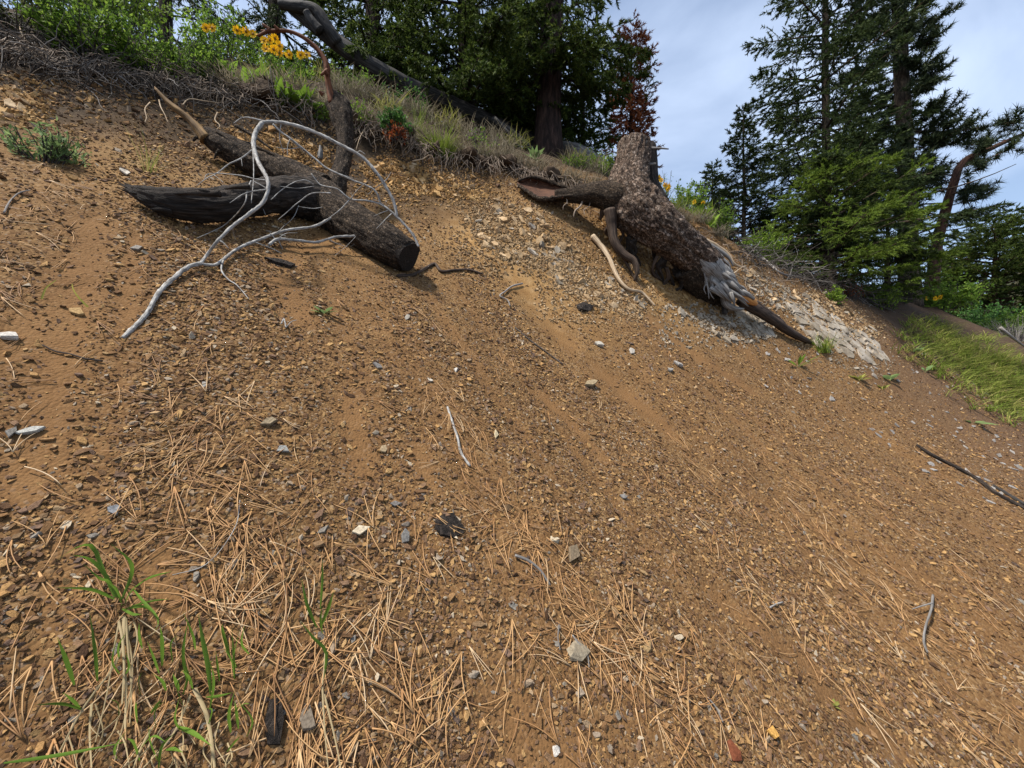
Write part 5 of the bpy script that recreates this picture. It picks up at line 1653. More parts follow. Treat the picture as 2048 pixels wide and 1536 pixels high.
# ------------------------------------------------------------------ shrubs, flowers, grass
def shrub(name, label, px, t, h, w, ns, nl, lf, leaf, seed, cat='shrub', group=None, stem='twig_dark', wide=.55, low=.25, base=None, cut=None):
    r = np.random.default_rng(seed)
    if base is None: base = base_at(px, t)
    root = thing(name, label, cat, base, group)
    gs, gl = Geo(), Geo()
    O, D = [], []
    for i in range(ns):
        a = r.uniform(0, 6.283); rad = w * math.sqrt(r.random())
        tip = base + np.array([math.cos(a) * rad, math.sin(a) * rad * .8, h * r.uniform(.55, 1.05) * (1 - .35 * (rad / w) ** 2)])
        b0 = base + np.array([math.cos(a) * rad * .35, math.sin(a) * rad * .3, -.05])
        mid = (b0 + tip) / 2 + r.normal(0, .06 * h, 3)
        C = spline([b0, mid, tip], 7)
        tube(gs, C, np.linspace(.006, .002, 7), 4, None, False)
        for j in range(3):
            q = r.uniform(.35, .9)
            p = C[int(q * 6)]
            d = nrm(r.normal(size=3) + np.array([0, 0, .8]))
            e = p + d * h * r.uniform(.12, .3)
            tube(gs, np.stack([p, (p + e) / 2 + r.normal(0, .01, 3), e]), np.array([.003, .002, .0012]), 3, None, False)
            m = max(2, nl // (ns * 4))
            u = r.random((m, 1))
            O.append(p + (e - p) * u + r.normal(0, lf * .5, (m, 3))); D.append(nrm(d + r.normal(0, .9, (m, 3))))
        m = max(2, nl // (ns * 4))
        q = low + (1 - low) * r.random(m)
        O.append(np.stack([np.interp(q, np.linspace(0, 1, 7), C[:, c]) for c in range(3)], -1) + r.normal(0, lf * .6, (m, 3)))
        D.append(nrm(r.normal(size=(m, 3)) + np.array([0, 0, .3])))
    O, D = np.concatenate(O), np.concatenate(D)
    n = len(O)
    # blades face mostly up
    W = np.cross(D, nrm(r.normal(0, .7, (n, 3)) + np.array([0, -.3, 1.0])))
    leaves6(gl, O, D, W, lf * r.uniform(.6, 1.3, n), lf * wide * r.uniform(.7, 1.2, n))
    gs.build('stems', M[stem], root, True, base)
    if nl: gl.build('foliage', M[leaf], root, False, base)
    return root

SH = [('leafy_shrub', 'olive dark shrub at the upper left corner', 30, 3.85, .5, .6, 40, 2200, .04, 'olive', 1),
      ('leafy_shrub', 'bright green leafy shrub at the top left over the dark twigs', 175, 3.98, .58, .55, 44, 3000, .042, 'leaf', 2),
      ('leafy_shrub', 'lush green shrub in front of the dark evergreen at left', 300, 4.28, .62, .50, 44, 3000, .04, 'leaf', 3),
      ('leafy_shrub', 'taller dark green shrub at the top behind the lush ones', 110, 5.2, 1.5, .9, 46, 2600, .055, 'leaf', 4),
      ('leafy_shrub', 'second tall shrub at the top left beside the darker one', 240, 5.4, 1.3, .7, 40, 2200, .05, 'leaf_lime', 24),
      ('leafy_shrub', 'thin green shrub with a bare dark stem left of the flowers', 395, 4.62, .60, .36, 26, 1100, .04, 'leaf', 5),
      ('leafy_shrub', 'mid green shrub behind the yellow flowers', 450, 5.6, .80, .6, 36, 2000, .05, 'leaf', 6),
      ('leafy_shrub', 'low green shrub under the right end of the flower patch', 570, 5.3, .42, .4, 30, 1300, .045, 'leaf', 25),
      ('leafy_shrub', 'light green gooseberry like shrub right of the upright dark limb', 705, 5.15, .50, .28, 30, 1300, .034, 'leaf_lime', 7),
      ('leafy_shrub', 'small bright shrub low at the foot of the light green one', 640, 5.0, .25, .14, 12, 300, .03, 'leaf_lime', 8),
      ('leafy_shrub', 'thin leaved shrub with bare grey stems on the edge near the grass tuft', 962, 5.85, .50, .26, 18, 260, .042, 'leaf_lime', 9),
      ('leafy_shrub', 'dim low shrub under the long grey fallen trunk', 820, 6.9, .4, .6, 30, 900, .045, 'leaf_dark', 27),
      ('leafy_shrub', 'low shrub in shade left of the long grey fallen trunk', 700, 6.4, .4, .5, 30, 900, .045, 'leaf', 28),
      ('leafy_shrub', 'bright green shrub between the furrowed trunk and the stump', 1205, 7.2, .42, .36, 28, 900, .045, 'leaf_lime', 10),
      ('leafy_shrub', 'low green shrub by the foot of the furrowed fir trunk', 1150, 6.7, .30, .3, 18, 420, .036, 'leaf', 11),
      ('leafy_shrub', 'airy thin twigged shrub rising right behind the stump', 1325, 6.8, .62, .24, 18, 220, .03, 'leaf', 12),
      ('leafy_shrub', 'green shrub on the skyline right of the stump', 1370, 7.4, .55, .5, 30, 1400, .045, 'leaf', 13),
      ('leafy_shrub', 'green shrub on the skyline left of the small pointed fir', 1430, 8.2, .7, .6, 36, 1700, .05, 'leaf', 14),
      ('leafy_shrub', 'bright green bush under the small pointed fir', 1520, 7.6, .60, .55, 34, 2000, .046, 'leaf_lime', 15),
      ('leafy_shrub', 'small lime green shrub low under the broad young fir', 1672, 7.2, .36, .2, 18, 520, .042, 'leaf_lime', 16),
      ('leafy_shrub', 'lime green shrub right of the broad young fir', 1768, 8.8, .55, .5, 30, 1100, .05, 'leaf_lime', 17),
      ('sage_bush', 'grey olive twiggy bush beside the bare path edge', 1770, 9.8, .95, .8, 60, 1500, .035, 'olive', 18),
      ('leafy_shrub', 'bright green shrub at the base of the leaning pine', 1885, 11.3, 1.05, 1.1, 50, 2200, .08, 'leaf', 19),
      ('leafy_shrub', 'yellow green shrub at the right edge below the dark evergreen', 2010, 12.5, .9, 1.1, 44, 1500, .08, 'leaf', 20),
      ('leafy_shrub', 'green shrub growing at the far right behind the leaning pine', 1960, 14.5, 1.4, 1.4, 46, 1500, .1, 'leaf_dark', 22),
      ('leafy_weed', 'bushy green weed with narrow leaves on the bare slope at upper left', 95, 2.75, .20, .22, 34, 620, .05, 'leaf_grey', 26)]
for s in SH:
    shrub(*s[:10], s[10] + 70, base=G(95, 318) if s[0] == 'leafy_weed' else None, wide=.3 if s[0] == 'leafy_weed' else .62, low=.12)
shrub('dead_bush', 'bare grey twiggy bush at the right edge above the grass', 2030, 11.0, .7, .9, 90, 0, .03, 'hay', 93, 'shrub', stem='twig')
shrub('dead_bush', 'small rust brown dead bush below the broad young fir', 1700, 7.9, .42, .3, 24, 260, .04, 'rust', 94, 'shrub')
shrub('dead_bush', 'bare twiggy bush left of the leaning pine base', 1800, 9.6, .6, .7, 90, 0, .03, 'hay', 95, 'shrub', stem='twig_dark')
shrub('creeping_shrub', 'glossy green low shrub with orange red leaves hanging over the edge', 790, 5.35, .16, .24, 34, 900, .042, 'leaf_dark', 96, 'shrub', base=PT(790, 250, 5.0))
shrub('red_leaf_sprig', 'orange red withered leaves below the glossy green shrub on the edge', 795, 5.3, .10, .2, 16, 200, .04, 'leaf_red', 97, 'plant', base=PT(796, 272, 4.95))

def arrow_plant(name, label, base, nleaf, ll, lw, leaf, seed, cat='plant', flowers=(), group=None, spread=.6, rise=1.0):
    r = np.random.default_rng(seed)
    root = thing(name, label, cat, base, group)
    for i in range(nleaf):
        g = Geo()
        a = i * 2.4 + r.normal(0, .3)
        el = r.uniform(.35, 1.15) * rise
        d = np.array([math.cos(a) * math.cos(el), math.sin(a) * math.cos(el) * .9, math.sin(el)])
        L = ll * r.uniform(.7, 1.15)
        n = 8
        s = np.linspace(0, 1, n)
        C = base + d * (L * s)[:, None] + np.array([math.cos(a), math.sin(a), -1.2]) * (L * .22 * s ** 2)[:, None] * spread
        w = lw * np.array([.05, .05, .45, .95, 1.0, .75, .4, .02]) * r.uniform(.8, 1.15)
        ribbon(g, C, w, np.cross(d, [0, 0, 1.0]) + r.normal(0, .2, 3), .12)
        g.build('leaf', M[leaf], root, True, base)
    for (fp, size) in flowers:
        gs = Geo()
        mid = (np.asarray(fp) + base) / 2 + r.normal(0, .02, 3)
        tube(gs, spline([base, mid, fp], 7), np.full(7, .003), 5, None, False)
        gs.build('stem', M['leaf'], root, True, base)
        f = Geo()
        nrmv = nrm(np.array([r.normal(.2, .3), -1.0, r.uniform(-.7, .1)]))
        u = nrm(np.cross(nrmv, [0, 0, 1.0])); v = np.cross(nrmv, u)
        m = 13
        aa = np.linspace(0, 2 * np.pi, m, endpoint=False) + r.normal(0, .1, m)
        D = np.cos(aa)[:, None] * u + np.sin(aa)[:, None] * v + nrmv * r.normal(.12, .15, (m, 1))
        O = np.asarray(fp) + D * size * .12
        leaves6(f, O, D, np.cross(D, nrmv), size * .42 * r.uniform(.85, 1.1, m), size * .22, .1)
        fo = f.build('flower', M['petal'], root, False, base)
        e = Geo()
        th = np.linspace(0, 2 * np.pi, 9)[:-1]
        ctr = np.asarray(fp) + nrmv * size * .03
        ring = ctr + (np.cos(th)[:, None] * u + np.sin(th)[:, None] * v) * size * .15
        e.add(np.vstack([ring, ring - nrmv * size * .06, [ctr + nrmv * size * .07]]), [[i, (i + 1) % 8, 8 + (i + 1) % 8, 8 + i] for i in range(8)], [[i, 16, (i + 1) % 8] for i in range(8)])
        eo = e.build('centre', M['flower_eye'], fo, True, base)
    return root
FL = [[(412, 56), (424, 56)], [(474, 61), (492, 63), (506, 68)], [(528, 81), (550, 77), (540, 80), (532, 98)], [(547, 99), (559, 92), (559, 106)], [(578, 109), (601, 110), (613, 109)]]
FLAB = ['plant with two yellow flowers apart at the left of the flower patch', 'plant with three yellow flowers in a row left of the middle of the patch', 'tallest crowded cluster of yellow flowers in the patch',
        'three yellow flowers low in the middle of the patch', 'yellow flowers at the right end of the patch by the rust red branch']
for i, (fl, lb) in enumerate(zip(FL, FLAB)):
    cx = np.mean([p[0] for p in fl]) + 4
    t = 4.7 + .1 * (i % 3)
    b0 = base_at(cx, t + .1)
    arrow_plant('balsamroot', lb, b0, 15, .34, .10, 'leaf', 130 + i, 'flower', [(PT(x, y, t - .15 + .03 * (j % 3)), .10) for j, (x, y) in enumerate(fl)], 'yellow flowers on the edge at the upper left')
for i, (px, t, fl, lb) in enumerate([(1322, 6.4, [(1312, 354), (1322, 360), (1330, 370), (1338, 372), (1336, 378), (1318, 356)], 'bright yellow flowers just right of the stump'),
                                 (1395, 7.0, [(1388, 404), (1406, 406)], 'two small yellow flowers further right of the stump'),
                                 (1862, 11.0, [(1852, 596), (1870, 597), (1880, 594)], 'yellow flowers far right below the leaning pine')]):
    b0 = base_at(px, t)
    arrow_plant('balsamroot', lb, b0, 8, .28, .09, 'leaf', 150 + i, 'flower', [(PT(x, y, t - .1), .085 if i < 2 else .14) for x, y in fl])
for i, (px, py, t, n, ll, lw, lf, lb) in enumerate([
    (1420, 428, 6.9, 8, .30, .13, 'leaf_lime', 'broad pale leaves on the edge right of the two small flowers'),
    (1070, 312, 6.4, 12, .24, .075, 'leaf_grey', 'grey green leafy plant at the foot of the furrowed trunk'),
    (455, 78, 4.9, 3, .26, .14, 'leaf', 'large single leaves standing among the yellow flowers')]):
    b0 = base_at(px, t)
    arrow_plant('broad_leaf_plant', lb, b0, n, ll, lw, lf, 170 + i)
for i, (px, py, n, ll, lw, lf, lb) in enumerate([
    (648, 628, 8, .075, .03, 'leaf_grey', 'tiny blue green rosette on the bare slope below the log'),
    (1780, 762, 5, .26, .11, 'leaf_grey', 'pale green plant with few broad leaves on the reddish slope'),
    (1946, 846, 5, .22, .075, 'leaf_grey', 'small green plant with two spread leaves at the right'),
    (1718, 762, 9, .16, .05, 'grass_mix', 'low yellow green plant on the slope right of the grass tuft'),
    (1765, 780, 7, .12, .03, 'grass_mix', 'tiny yellow plant right of the low yellow green plant'),
    (1596, 735, 9, .30, .03, 'leaf', 'narrow leaved green sprig left of the slope grass tuft'),
    (1825, 705, 8, .22, .07, 'leaf_grey', 'small leafy green plant at the edge of the right grass'),
    (1850, 745, 5, .2, .06, 'leaf_grey', 'lower leafy plant below the right grass edge'),
    (1667, 1412, 9, .035, .014, 'grass_mix', 'minute green sprout with a yellow bud in the right foreground')]):
    b0 = G(px, py)
    arrow_plant('weed', lb, b0, n, ll, lw, lf, 190 + i, spread=.9 if i != 5 else .4, rise=1.0 if i != 2 else .5)

def tuft(name, label, base, n, h, spread, mat, seed, wd=.006, cat='grass', group=None, bend=.6, dirn=(0, 0), top=None):
    r = np.random.default_rng(seed)
    g = Geo()
    for i in range(n):
        a = r.uniform(0, 6.283)
        el = np.clip(r.normal(1.1, .3), .2, 1.5)
        d = nrm(np.array([math.cos(a) * math.cos(el) + dirn[0], math.sin(a) * math.cos(el) + dirn[1], math.sin(el)]))
        L = h * r.uniform(.5, 1.1)
        s = np.linspace(0, 1, 5)
        b0 = base + np.array([r.normal(0, spread * .35), r.normal(0, spread * .3), -.01])
        C = b0 + d * (L * s)[:, None] + np.array([math.cos(a) + dirn[0], math.sin(a) + dirn[1], -1.0]) * (L * bend * .45 * s ** 2 * r.uniform(.3, 1.3))[:, None]
        ribbon(g, C, wd * np.array([.7, 1, .9, .6, .08]), np.array([-math.sin(a), math.cos(a), .2]), .15)
    root = thing(name, label, cat, base, group)
    g.build('blades', M[mat], root, False, base)
    return root
def rim_t(px):
    xs = [0, 200, 400, 600, 780, 1000, 1150, 1250, 1400, 1480, 1600, 1700, 1800, 1900]
    ts = [3.7, 4.0, 4.6, 5.1, 5.45, 5.9, 6.05, 6.1, 6.65, 6.7, 7.4, 8.2, 9.3, 11]
    return float(np.interp(px, xs, ts))
tuft('grass_tuft', 'tall green bunch of grass standing on the edge in the middle', base_at(885, 5.5), 340, .50, .16, 'grass', 211, .007, bend=.4)
tuft('grass_tuft', 'thin green grass stems behind the creeping shrub', base_at(835, 5.75), 70, .45, .14, 'grass', 212, .006, bend=.3)
tuft('grass_tuft', 'green tuft of grass beside the pale rock slabs', G(1645, 705), 90, .38, .14, 'grass', 213, .009, bend=.5)
tuft('grass_tuft', 'few thin grass blades at the foot of the wispy weed on the slope', G(295, 345), 26, .34, .05, 'grass_mix', 214, .004, bend=.3)
tuft('grass_tuft', 'green grass on the edge right behind the stump', base_at(1350, 6.7), 200, .30, .35, 'grass', 215, .009)
tuft('grass_tuft', 'green grass on the edge left of the broad pale leaves', base_at(1395, 7.0), 160, .28, .3, 'grass', 216, .009)
tuft('grass_tuft', 'green grass under the yellow flowers at the upper left', base_at(520, 5.0), 240, .28, .4, 'grass_mix', 217, .006)
tuft('grass_tuft', 'green grass at the right end of the flower patch', base_at(600, 5.15), 200, .25, .35, 'grass_mix', 218, .006)
dry = [460, 500, 545, 580, 615, 660, 715, 745, 775, 815, 850, 880, 905, 930, 955, 985, 1010, 1035, 1065, 1095, 1125, 1150, 1180, 1340, 1365, 1400, 1435]
for i, px in enumerate(dry):
    t = rim_t(px) - .04 + random.uniform(-.06, .06)
    tuft('dry_grass_tuft', 'grey dry grass tuft drooping over the eroded edge', base_at(px, t), 150, .30, .22, 'hay', 230 + i, .007, bend=1.0, dirn=(.15, -.35), group='dry grass tufts along the edge')
for i in range(26):
    px = 640 + i * 22 + random.uniform(-10, 10)
    if 1060 < px < 1130: continue
    tuft('dry_grass_tuft', 'grey dry grass tuft in the shade behind the eroded edge', base_at(px, rim_t(px) + random.uniform(.3, 1.5)), 120, .34, .32, ['hay', 'grass_mix'][i % 6 == 0], 300 + i, .008, bend=.9, group='dry grass tufts behind the edge')
def grass_patch():
    r = np.random.default_rng(5)
    g, g2 = Geo(), Geo()
    poly = [(1800, 640), (1850, 640), (1940, 680), (2060, 730), (2070, 850), (2020, 830), (1960, 790), (1890, 745), (1840, 700)]
    import itertools
    def ins(x, y):
        c, j = False, len(poly) - 1
        for i in range(len(poly)):
            if (poly[i][1] > y) != (poly[j][1] > y) and x < (poly[j][0] - poly[i][0]) * (y - poly[i][1]) / (poly[j][1] - poly[i][1]) + poly[i][0]: c = not c
            j = i
        return c
    n = 0
    while n < 560:
        x, y = r.uniform(1790, 2080), r.uniform(635, 855)
        if not ins(x + r.normal(0, 22), y + r.normal(0, 14)): continue
        b0 = G(x, y)
        if b0[1] > 16 or vnoise(np.array(b0) * 1.1) < r.uniform(-1.2, -.1): continue
        n += 1
        gg = g2 if r.random() < .5 else g
        for j in range(int(r.uniform(5, 16))):
            a = r.uniform(0, 6.283)
            el = r.uniform(.5, 1.45)
            L = r.uniform(.16, .42)
            d = np.array([math.cos(a) * math.cos(el), math.sin(a) * math.cos(el), math.sin(el)])
            s = np.linspace(0, 1, 4)
            C = b0 + r.normal(0, .03, 3) * [1, 1, 0] + d * (L * s)[:, None] + np.array([math.cos(a) + .3, math.sin(a) - .2, -1.0]) * (L * .4 * s ** 2)[:, None]
            ribbon(gg, C, .011 * np.array([.7, 1, .7, .05]), np.array([-math.sin(a), math.cos(a), .2]), .15)
    tag(g.build('grass_patch', M['grass'], None, False), 'strip of green grass on the slope at the right', kind='stuff')
    tag(g2.build('dry_grass_patch', M['grass_mix'], None, False), 'yellowing grass mixed into the right hand strip', kind='stuff')
grass_patch()

# near grass with single blades ----------------------------------------------------------------
def blade_set(root, base, specs, mat, name, wpx, lift):
    for pts, w in specs:
        pp = []
        n = len(pts)
        for i, (x, y) in enumerate(pts):
            px, py = x * .3815, 950 + y * .3815
            f = i / (n - 1)
            pp.append(G(px, min(py, 1640), .012 + lift * f))
        C = spline(pp, 10)
        s = np.linspace(0, 1, 10)
        if name == 'blade':
            wv = w * np.minimum(1, .45 + 2.2 * s) * np.clip((1 - s) * 2.4, .04, 1)
        else:
            wv = w * (1 - .45 * s)
        g = Geo()
        d = nrm(C[-1] - C[0])
        side = np.cross(d, nrm(-C.mean(0))) + rng.normal(0, .25, 3)
        ribbon(g, C, wv * (.56 if name == 'blade' else .6) / F * C[:, 1], side, .2 if name == 'blade' else .3)
        g.build(name, M[mat], root, True, base)
def near_grass():
    b = G(240, 1217)
    r = thing('grass_clump', 'green grass clump with long pale straw hanging below it at lower left', 'grass', b)
    blade_set(r, b, [([(600, 640), (540, 500), (480, 370), (410, 375), (280, 460)], 12), ([(610, 640), (550, 520), (470, 440), (380, 420)], 11), ([(640, 650), (690, 520), (680, 450), (580, 360)], 11),
                     ([(690, 600), (780, 540), (900, 505)], 9), ([(600, 650), (480, 600), (290, 590)], 10), ([(660, 700), (760, 690), (830, 750)], 9), ([(640, 700), (700, 730), (745, 730)], 10),
                     ([(700, 600), (740, 650), (830, 760), (800, 840)], 8), ([(630, 660), (570, 560), (520, 540), (430, 460)], 9), ([(650, 690), (680, 620), (700, 600)], 12), ([(640, 680), (610, 600), (560, 560)], 10), ([(680, 690), (800, 660), (890, 650)], 6)], 'grass_near', 'blade', 10, .10)
    blade_set(r, b, [([(650, 740), (645, 900), (660, 1100), (655, 1330)], 9), ([(690, 770), (600, 1000), (450, 1200), (270, 1530)], 8), ([(640, 740), (690, 950), (690, 1100), (600, 1500)], 6), ([(620, 760), (640, 850), (650, 1000), (640, 1200)], 7),
                     ([(700, 760), (720, 850), (700, 960)], 5), ([(630, 740), (600, 900), (560, 1150), (500, 1400)], 5), ([(660, 750), (670, 900), (690, 1150), (680, 1300)], 6), ([(480, 1200), (470, 1350), (480, 1536)], 7)], 'straw', 'straw', 8, .03)
    b = G(430, 1400)
    r = thing('grass_clump', 'spread of upright green grass blades at the bottom left', 'grass', b)
    blade_set(r, b, [([(1105, 1150), (1090, 1000), (1060, 850), (1040, 730)], 14), ([(980, 1080), (960, 930), (985, 760)], 9), ([(850, 1000), (850, 880), (840, 790)], 11), ([(1210, 970), (1170, 830), (1165, 780)], 12),
                     ([(1230, 1080), (1225, 950), (1215, 800)], 8), ([(1150, 1080), (1130, 920)], 9), ([(940, 1130), (905, 1040)], 10), ([(1080, 1165), (1140, 1160), (1220, 1140)], 9), ([(870, 1440), (910, 1435), (960, 1455)], 10),
                     ([(20, 1510), (300, 1470), (660, 1400)], 11), ([(1190, 1450), (1230, 1400), (1260, 1370)], 8), ([(1250, 1330), (1240, 1250), (1230, 1180)], 9), ([(930, 1320), (1010, 1350), (1110, 1420)], 13), ([(790, 1250), (850, 1170)], 10),
                     ([(390, 1100), (350, 980), (300, 850)], 13), ([(510, 1080), (500, 940), (470, 720)], 10), ([(430, 1230), (330, 1200), (180, 1205)], 11), ([(420, 1220), (380, 1180), (330, 1140)], 9), ([(720, 1450), (800, 1370), (870, 1400)], 7),
                     ([(1100, 1230), (1120, 1100), (1110, 1000)], 9), ([(960, 1150), (985, 1040), (940, 940)], 9), ([(1240, 1230), (1280, 1200), (1310, 1200)], 7), ([(870, 1130), (850, 1080), (800, 1040)], 9), ([(1210, 1350), (1200, 1250), (1230, 1130)], 10), ([(830, 1540), (850, 1420), (920, 1350)], 9), ([(1010, 1120), (990, 1060), (950, 1020)], 8)], 'grass_near', 'blade', 10, .10)
    blade_set(r, b, [([(1020, 1120), (1080, 1250), (1110, 1400), (1125, 1536)], 13), ([(1000, 1150), (900, 1370), (750, 1536)], 7), ([(800, 1320), (740, 1430), (700, 1536)], 8), ([(500, 1200), (540, 1350), (500, 1450)], 6), ([(870, 1290), (760, 1450), (640, 1536)], 6)], 'straw', 'straw', 8, .03)
    rr_ = random.Random(8)
    ex = []
    for i in range(22):
        x, y = rr_.uniform(560, 1320), rr_.uniform(900, 1520)
        ex.append(([(x, y), (x + rr_.uniform(-40, 30), y - rr_.uniform(50, 110)), (x + rr_.uniform(-80, 70), y - rr_.uniform(90, 200))], rr_.uniform(4, 8)))
    blade_set(r, b, ex, 'grass_near', 'blade', 10, .10)
    ex = []
    for i in range(18):
        x, y = rr_.uniform(350, 1250), rr_.uniform(1150, 1500)
        ex.append(([(x, y), (x + rr_.uniform(-60, 40), y + rr_.uniform(40, 110)), (x + rr_.uniform(-160, 80), y + rr_.uniform(120, 240))], rr_.uniform(3, 6)))
    blade_set(r, b, ex, 'straw', 'straw', 8, .03)
    b = G(645, 1370)
    r = thing('grass_seedling', 'single grass seedling with four blades and pale stems right of the clumps', 'grass', b)
    blade_set(r, b, [([(1690, 1100), (1710, 930), (1640, 850), (1570, 760)], 10), ([(1660, 800), (1610, 680), (1580, 540)], 10), ([(1680, 700), (1690, 550), (1690, 440)], 8), ([(1680, 800), (1720, 700), (1750, 610)], 12), ([(1690, 830), (1680, 760), (1690, 680)], 7)], 'grass_near', 'blade', 10, .08)
    blade_set(r, b, [([(1690, 1110), (1700, 1300), (1720, 1536)], 6), ([(1700, 1150), (1760, 1400), (1790, 1560)], 6), ([(1705, 930), (1700, 1000), (1690, 1100)], 6)], 'straw', 'straw', 6, .02)
    for pts, lb in (([(300 / .3815 * .358 * 0 + 85, 0)], ''),): pass
    for i, (pts, lb) in enumerate([([(83, 598), (92, 576), (112, 560)], 'short curved pale green grass stem on the bare dirt at left'), ([(176, 614), (158, 596), (147, 580), (144, 568)], 'longer yellow green grass stem right of the short curved one')]):
        pp = [G(x, y, .01 + .03 * j) for j, (x, y) in enumerate(pts)]
        rt = thing('grass_sprout', lb, 'grass', pp[0])
        g = Geo(); C = spline(pp, 8)
        ribbon(g, C, np.linspace(3.6, 1.2, 8) / F * C[:, 1], np.cross(C[-1] - C[0], -C[0]), .2)
        g.build('blade', M['grass_mix'], rt, True, pp[0])
near_grass()

# ------------------------------------------------------------------ roots and dead twigs under the edge
def wiggle(r, p, d, L, n=7, w=.25, grav=0.0):
    C = [np.asarray(p, float)]
    d = nrm(d)
    for i in range(n - 1):
        d = nrm(d + r.normal(0, w, 3) + np.array([0, 0, -grav]))
        C.append(C[-1] + d * L / (n - 1))
    return np.array(C)
def build_turf():
    for k, (x0, x1) in enumerate([(500, 575), (588, 642), (700, 752), (768, 838), (850, 905), (915, 985), (1000, 1060), (1075, 1130)]):
        r = np.random.default_rng(900 + k)
        xs = np.arange(x0, x1, 11.0)
        C = []
        for x in xs:
            p = base_at(x, rim_t(x) - .05)
            C.append(p + np.array([0, -.10 - .10 * max(0, r.normal(.4, .5)), -.055 + r.normal(0, .025)]))
        C = np.array(C)
        R = .062 * (1 + .45 * r.normal(size=len(C))).clip(.4, 1.7)
        R[0] *= .3; R[-1] *= .3
        A = spline(np.hstack([C, R[:, None]]), len(C) * 5)
        g = Geo()
        sd = r.uniform(0, 60)
        def dp(th, s_, bk):
            q = np.stack([bk[..., 0] * 14, bk[..., 1] * 14, bk[..., 2] * 11 + sd], -1)
            return 1 + .75 * fbm(q, 4) + .35 * np.abs(fbm(q * 3.1, 2))
        tube(g, A[:, :3], A[:, 3], 18, dp, True, 1.7, sd)
        tag(g.build('turf_edge', M['soil'], None, True), 'dark overhanging sod along the eroded edge', kind='structure')
build_turf()
def build_tangle():
    r = np.random.default_rng(77)
    g, gd = Geo(), Geo()
    for i in range(720):
        px = r.uniform(0, 640) if r.random() < .75 else r.uniform(0, 400)
        t = rim_t(px) + r.uniform(-.35, .25)
        p = base_at(px, t) + np.array([0, -.05, r.uniform(-.03, .14)])
        a = r.uniform(0, 6.283)
        C = wiggle(r, p, [math.cos(a), math.sin(a) * .5 - .3, r.normal(.05, .5)], r.uniform(.15, .55), 7, .22, .05)
        tube(g if r.random() < .22 else gd, C, np.linspace(1, .4, 7) * r.uniform(.003, .0065), 4, None, False)
    for i in range(500):
        px = r.uniform(1470, 1790)
        t = rim_t(px) + r.uniform(-.3, .2)
        p = base_at(px, t) + np.array([0, -.03, r.uniform(0, .25)])
        a = r.uniform(0, 6.283)
        C = wiggle(r, p, [math.cos(a), math.sin(a) * .5 - .3, r.normal(0, .4)], r.uniform(.2, .7), 7, .22, .08)
        tube(g if r.random() < .3 else gd, C, np.linspace(1, .4, 7) * r.uniform(.003, .007), 4, None, False)
    tag(g.build('dead_twigs', M['twig'], None, True), 'tangle of grey dead twigs along the eroded edge', kind='stuff')
    tag(gd.build('dark_dead_twigs', M['twig_dark'], None, True), 'dark tangle of dead stems under the shrubs', kind='stuff')
    h = Geo()
    for i in range(1100):
        px = r.uniform(60, 1180)
        if 640 < px < 690: continue
        p = base_at(px, rim_t(px) - .05) + np.array([0, -.12 - .14 * r.random(), -.03 - .12 * r.random()])
        C = wiggle(r, p, [r.normal(0, .35), -.55, -.5 + r.normal(0, .25)], r.uniform(.12, .5), 7, .3, .16)
        tube(h, C, np.linspace(1, .35, 7) * r.uniform(.0028, .0065), 4, None, False)
    for i in range(130):
        px = r.uniform(1180, 1560)
        t = rim_t(px) - r.uniform(.2, .6)
        p = base_at(px, t) + np.array([0, -.04, .02])
        C = wiggle(r, p, [r.normal(.3, .35), -.55, -.5 + r.normal(0, .25)], r.uniform(.15, .5), 7, .28, .16)
        tube(h, C, np.linspace(1, .35, 7) * r.uniform(.002, .006), 4, None, False)
    tag(h.build('hanging_roots', M['rootlet'], None, True), 'fine pale roots hanging out of the cut bank', kind='stuff')
build_tangle()
for i, (pix, lb) in enumerate([([(300, 205), (290, 218), (293, 235), (290, 245)], 'white forked rootlet hanging left of the yellow broken limb'),
                               ([(318, 200), (322, 215), (330, 230), (336, 245)], 'white thin rootlet beside the forked one'),
                               ([(365, 210), (380, 198), (410, 202), (435, 205)], 'pale rootlet arching out of the bank above the log'),
                               ([(745, 245), (730, 258), (720, 275), (712, 300)], 'pale root hanging left of the creeping shrub'),
                               ([(735, 250), (742, 262), (750, 275)], 'short pale root fork left of the creeping shrub'),
                               ([(825, 322), (845, 318), (860, 310), (866, 312)], 'pale thick root poking out of the bank below the green bunch of grass'),
                               ([(435, 225), (430, 240), (440, 252), (428, 262)], 'pale rootlet by the dark hole in the bank'),
                               ([(40, 45), (45, 70), (60, 90), (75, 105)], 'pale bent stem in the shrubs at the upper left')]):
    pts = [G(x, y, .04) for x, y in pix]
    rt = thing('hanging_root', lb, 'root', pts[0])
    limb(rt, 'stem', pts, np.linspace(1.2, .5, len(pts)) / F * np.array([p[1] for p in pts]), M['wood_tan'], 7, .15, .1, nper=6, origin=pts[0])
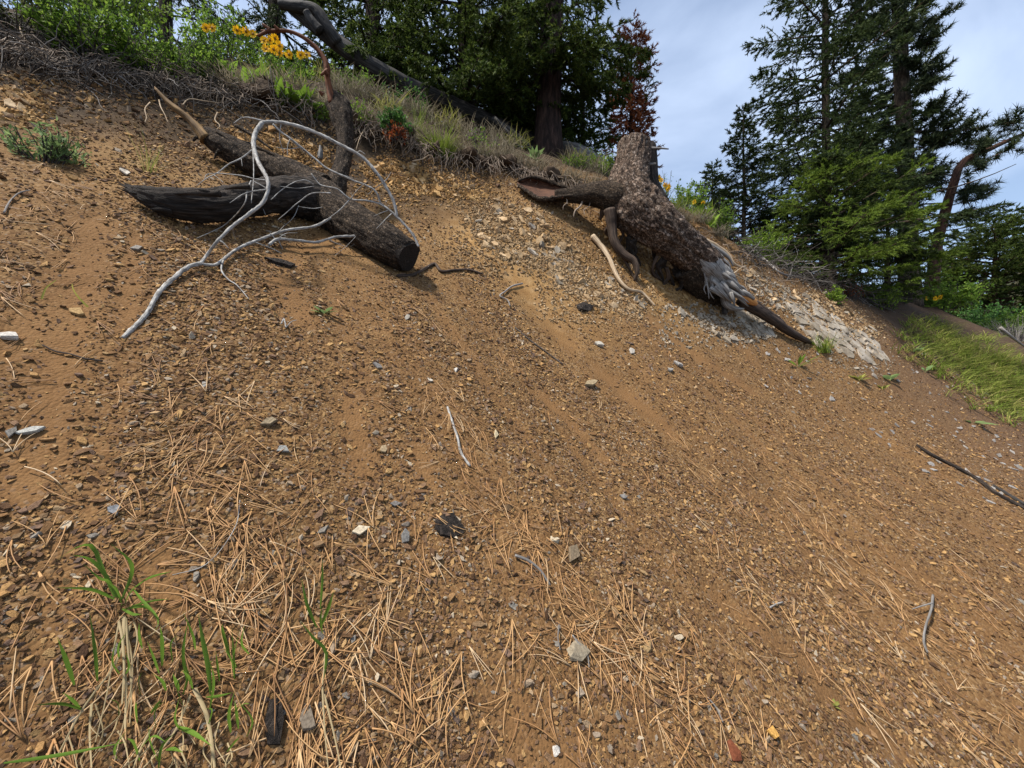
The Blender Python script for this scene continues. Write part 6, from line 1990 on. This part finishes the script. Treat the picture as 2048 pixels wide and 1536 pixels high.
for pix, lb in (([(1560, 530), (1590, 548), (1610, 552), (1602, 560)], 'bare grey branch reaching out of the bank under the young fir'),
                ([(1490, 490), (1530, 520), (1560, 545), (1600, 552)], 'long grey branch along the bank left of the young fir'),
                ([(2000, 655), (2025, 675), (2060, 700)], 'pale fallen pole on the far slope at the right edge')):
    pts = [G(x, y, .04) for x, y in pix]
    rt = thing('dead_branch', lb, 'branch', pts[0])
    limb(rt, 'stem', pts, np.linspace(3, 1.5, len(pts)) / F * np.array([p[1] for p in pts]), M['twig'], 8, .15, .1, nper=7, origin=pts[0])

# ------------------------------------------------------------------ far wooded hill
def build_hill():
    n, m = 90, 24
    X = np.linspace(40, 420, n)
    V = []
    for j in range(m):
        f = j / (m - 1)
        y = 130 + 140 * f
        z = -30 + 150 * np.sin(f * 1.57) * sstep(.98, 1.42, X / y) + 5 * fbm(np.stack([X * .03, 0 * X + y * .03, 0 * X], -1), 4)
        V.append(np.stack([X, 0 * X + y, z], -1))
    V = np.array(V)
    i = np.arange(m - 1)[:, None] * n + np.arange(n - 1)[None]
    Fq = np.stack([i, i + 1, i + n + 1, i + n], -1).reshape(-1, 4)
    mt = rock_material('hill_ground', (.03, .035, .02), (.06, .06, .032), (.10, .09, .05), .05)
    tag(link('far_hill', make_mesh('far_hill', V.reshape(-1, 3), Fq, mt)), 'distant wooded hillside at the right', kind='structure')
    r = np.random.default_rng(9)
    g = Geo()
    for k in range(900):
        a, b = r.integers(0, m), r.integers(0, n)
        p = V[a, b] + np.array([r.normal(0, 2), r.normal(0, 2), -.5])
        h = r.uniform(6, 13)
        u = r.random(26)
        ph = r.uniform(0, 6.283, 26)
        rad = (1 - u) * h * .2 + .1
        O = p + np.stack([0 * u, 0 * u, u * h + .8], -1)
        D = np.stack([np.cos(ph), np.sin(ph), -.3 + 0 * ph], -1)
        diamonds(g, O, D, np.stack([-np.sin(ph), np.cos(ph), .3 + 0 * ph], -1), rad * 1.4, rad * 1.1)
    tag(g.build('far_wood', M['fir_dark'], None, False), 'far off conifer wood on the hillside', kind='stuff')
build_hill()
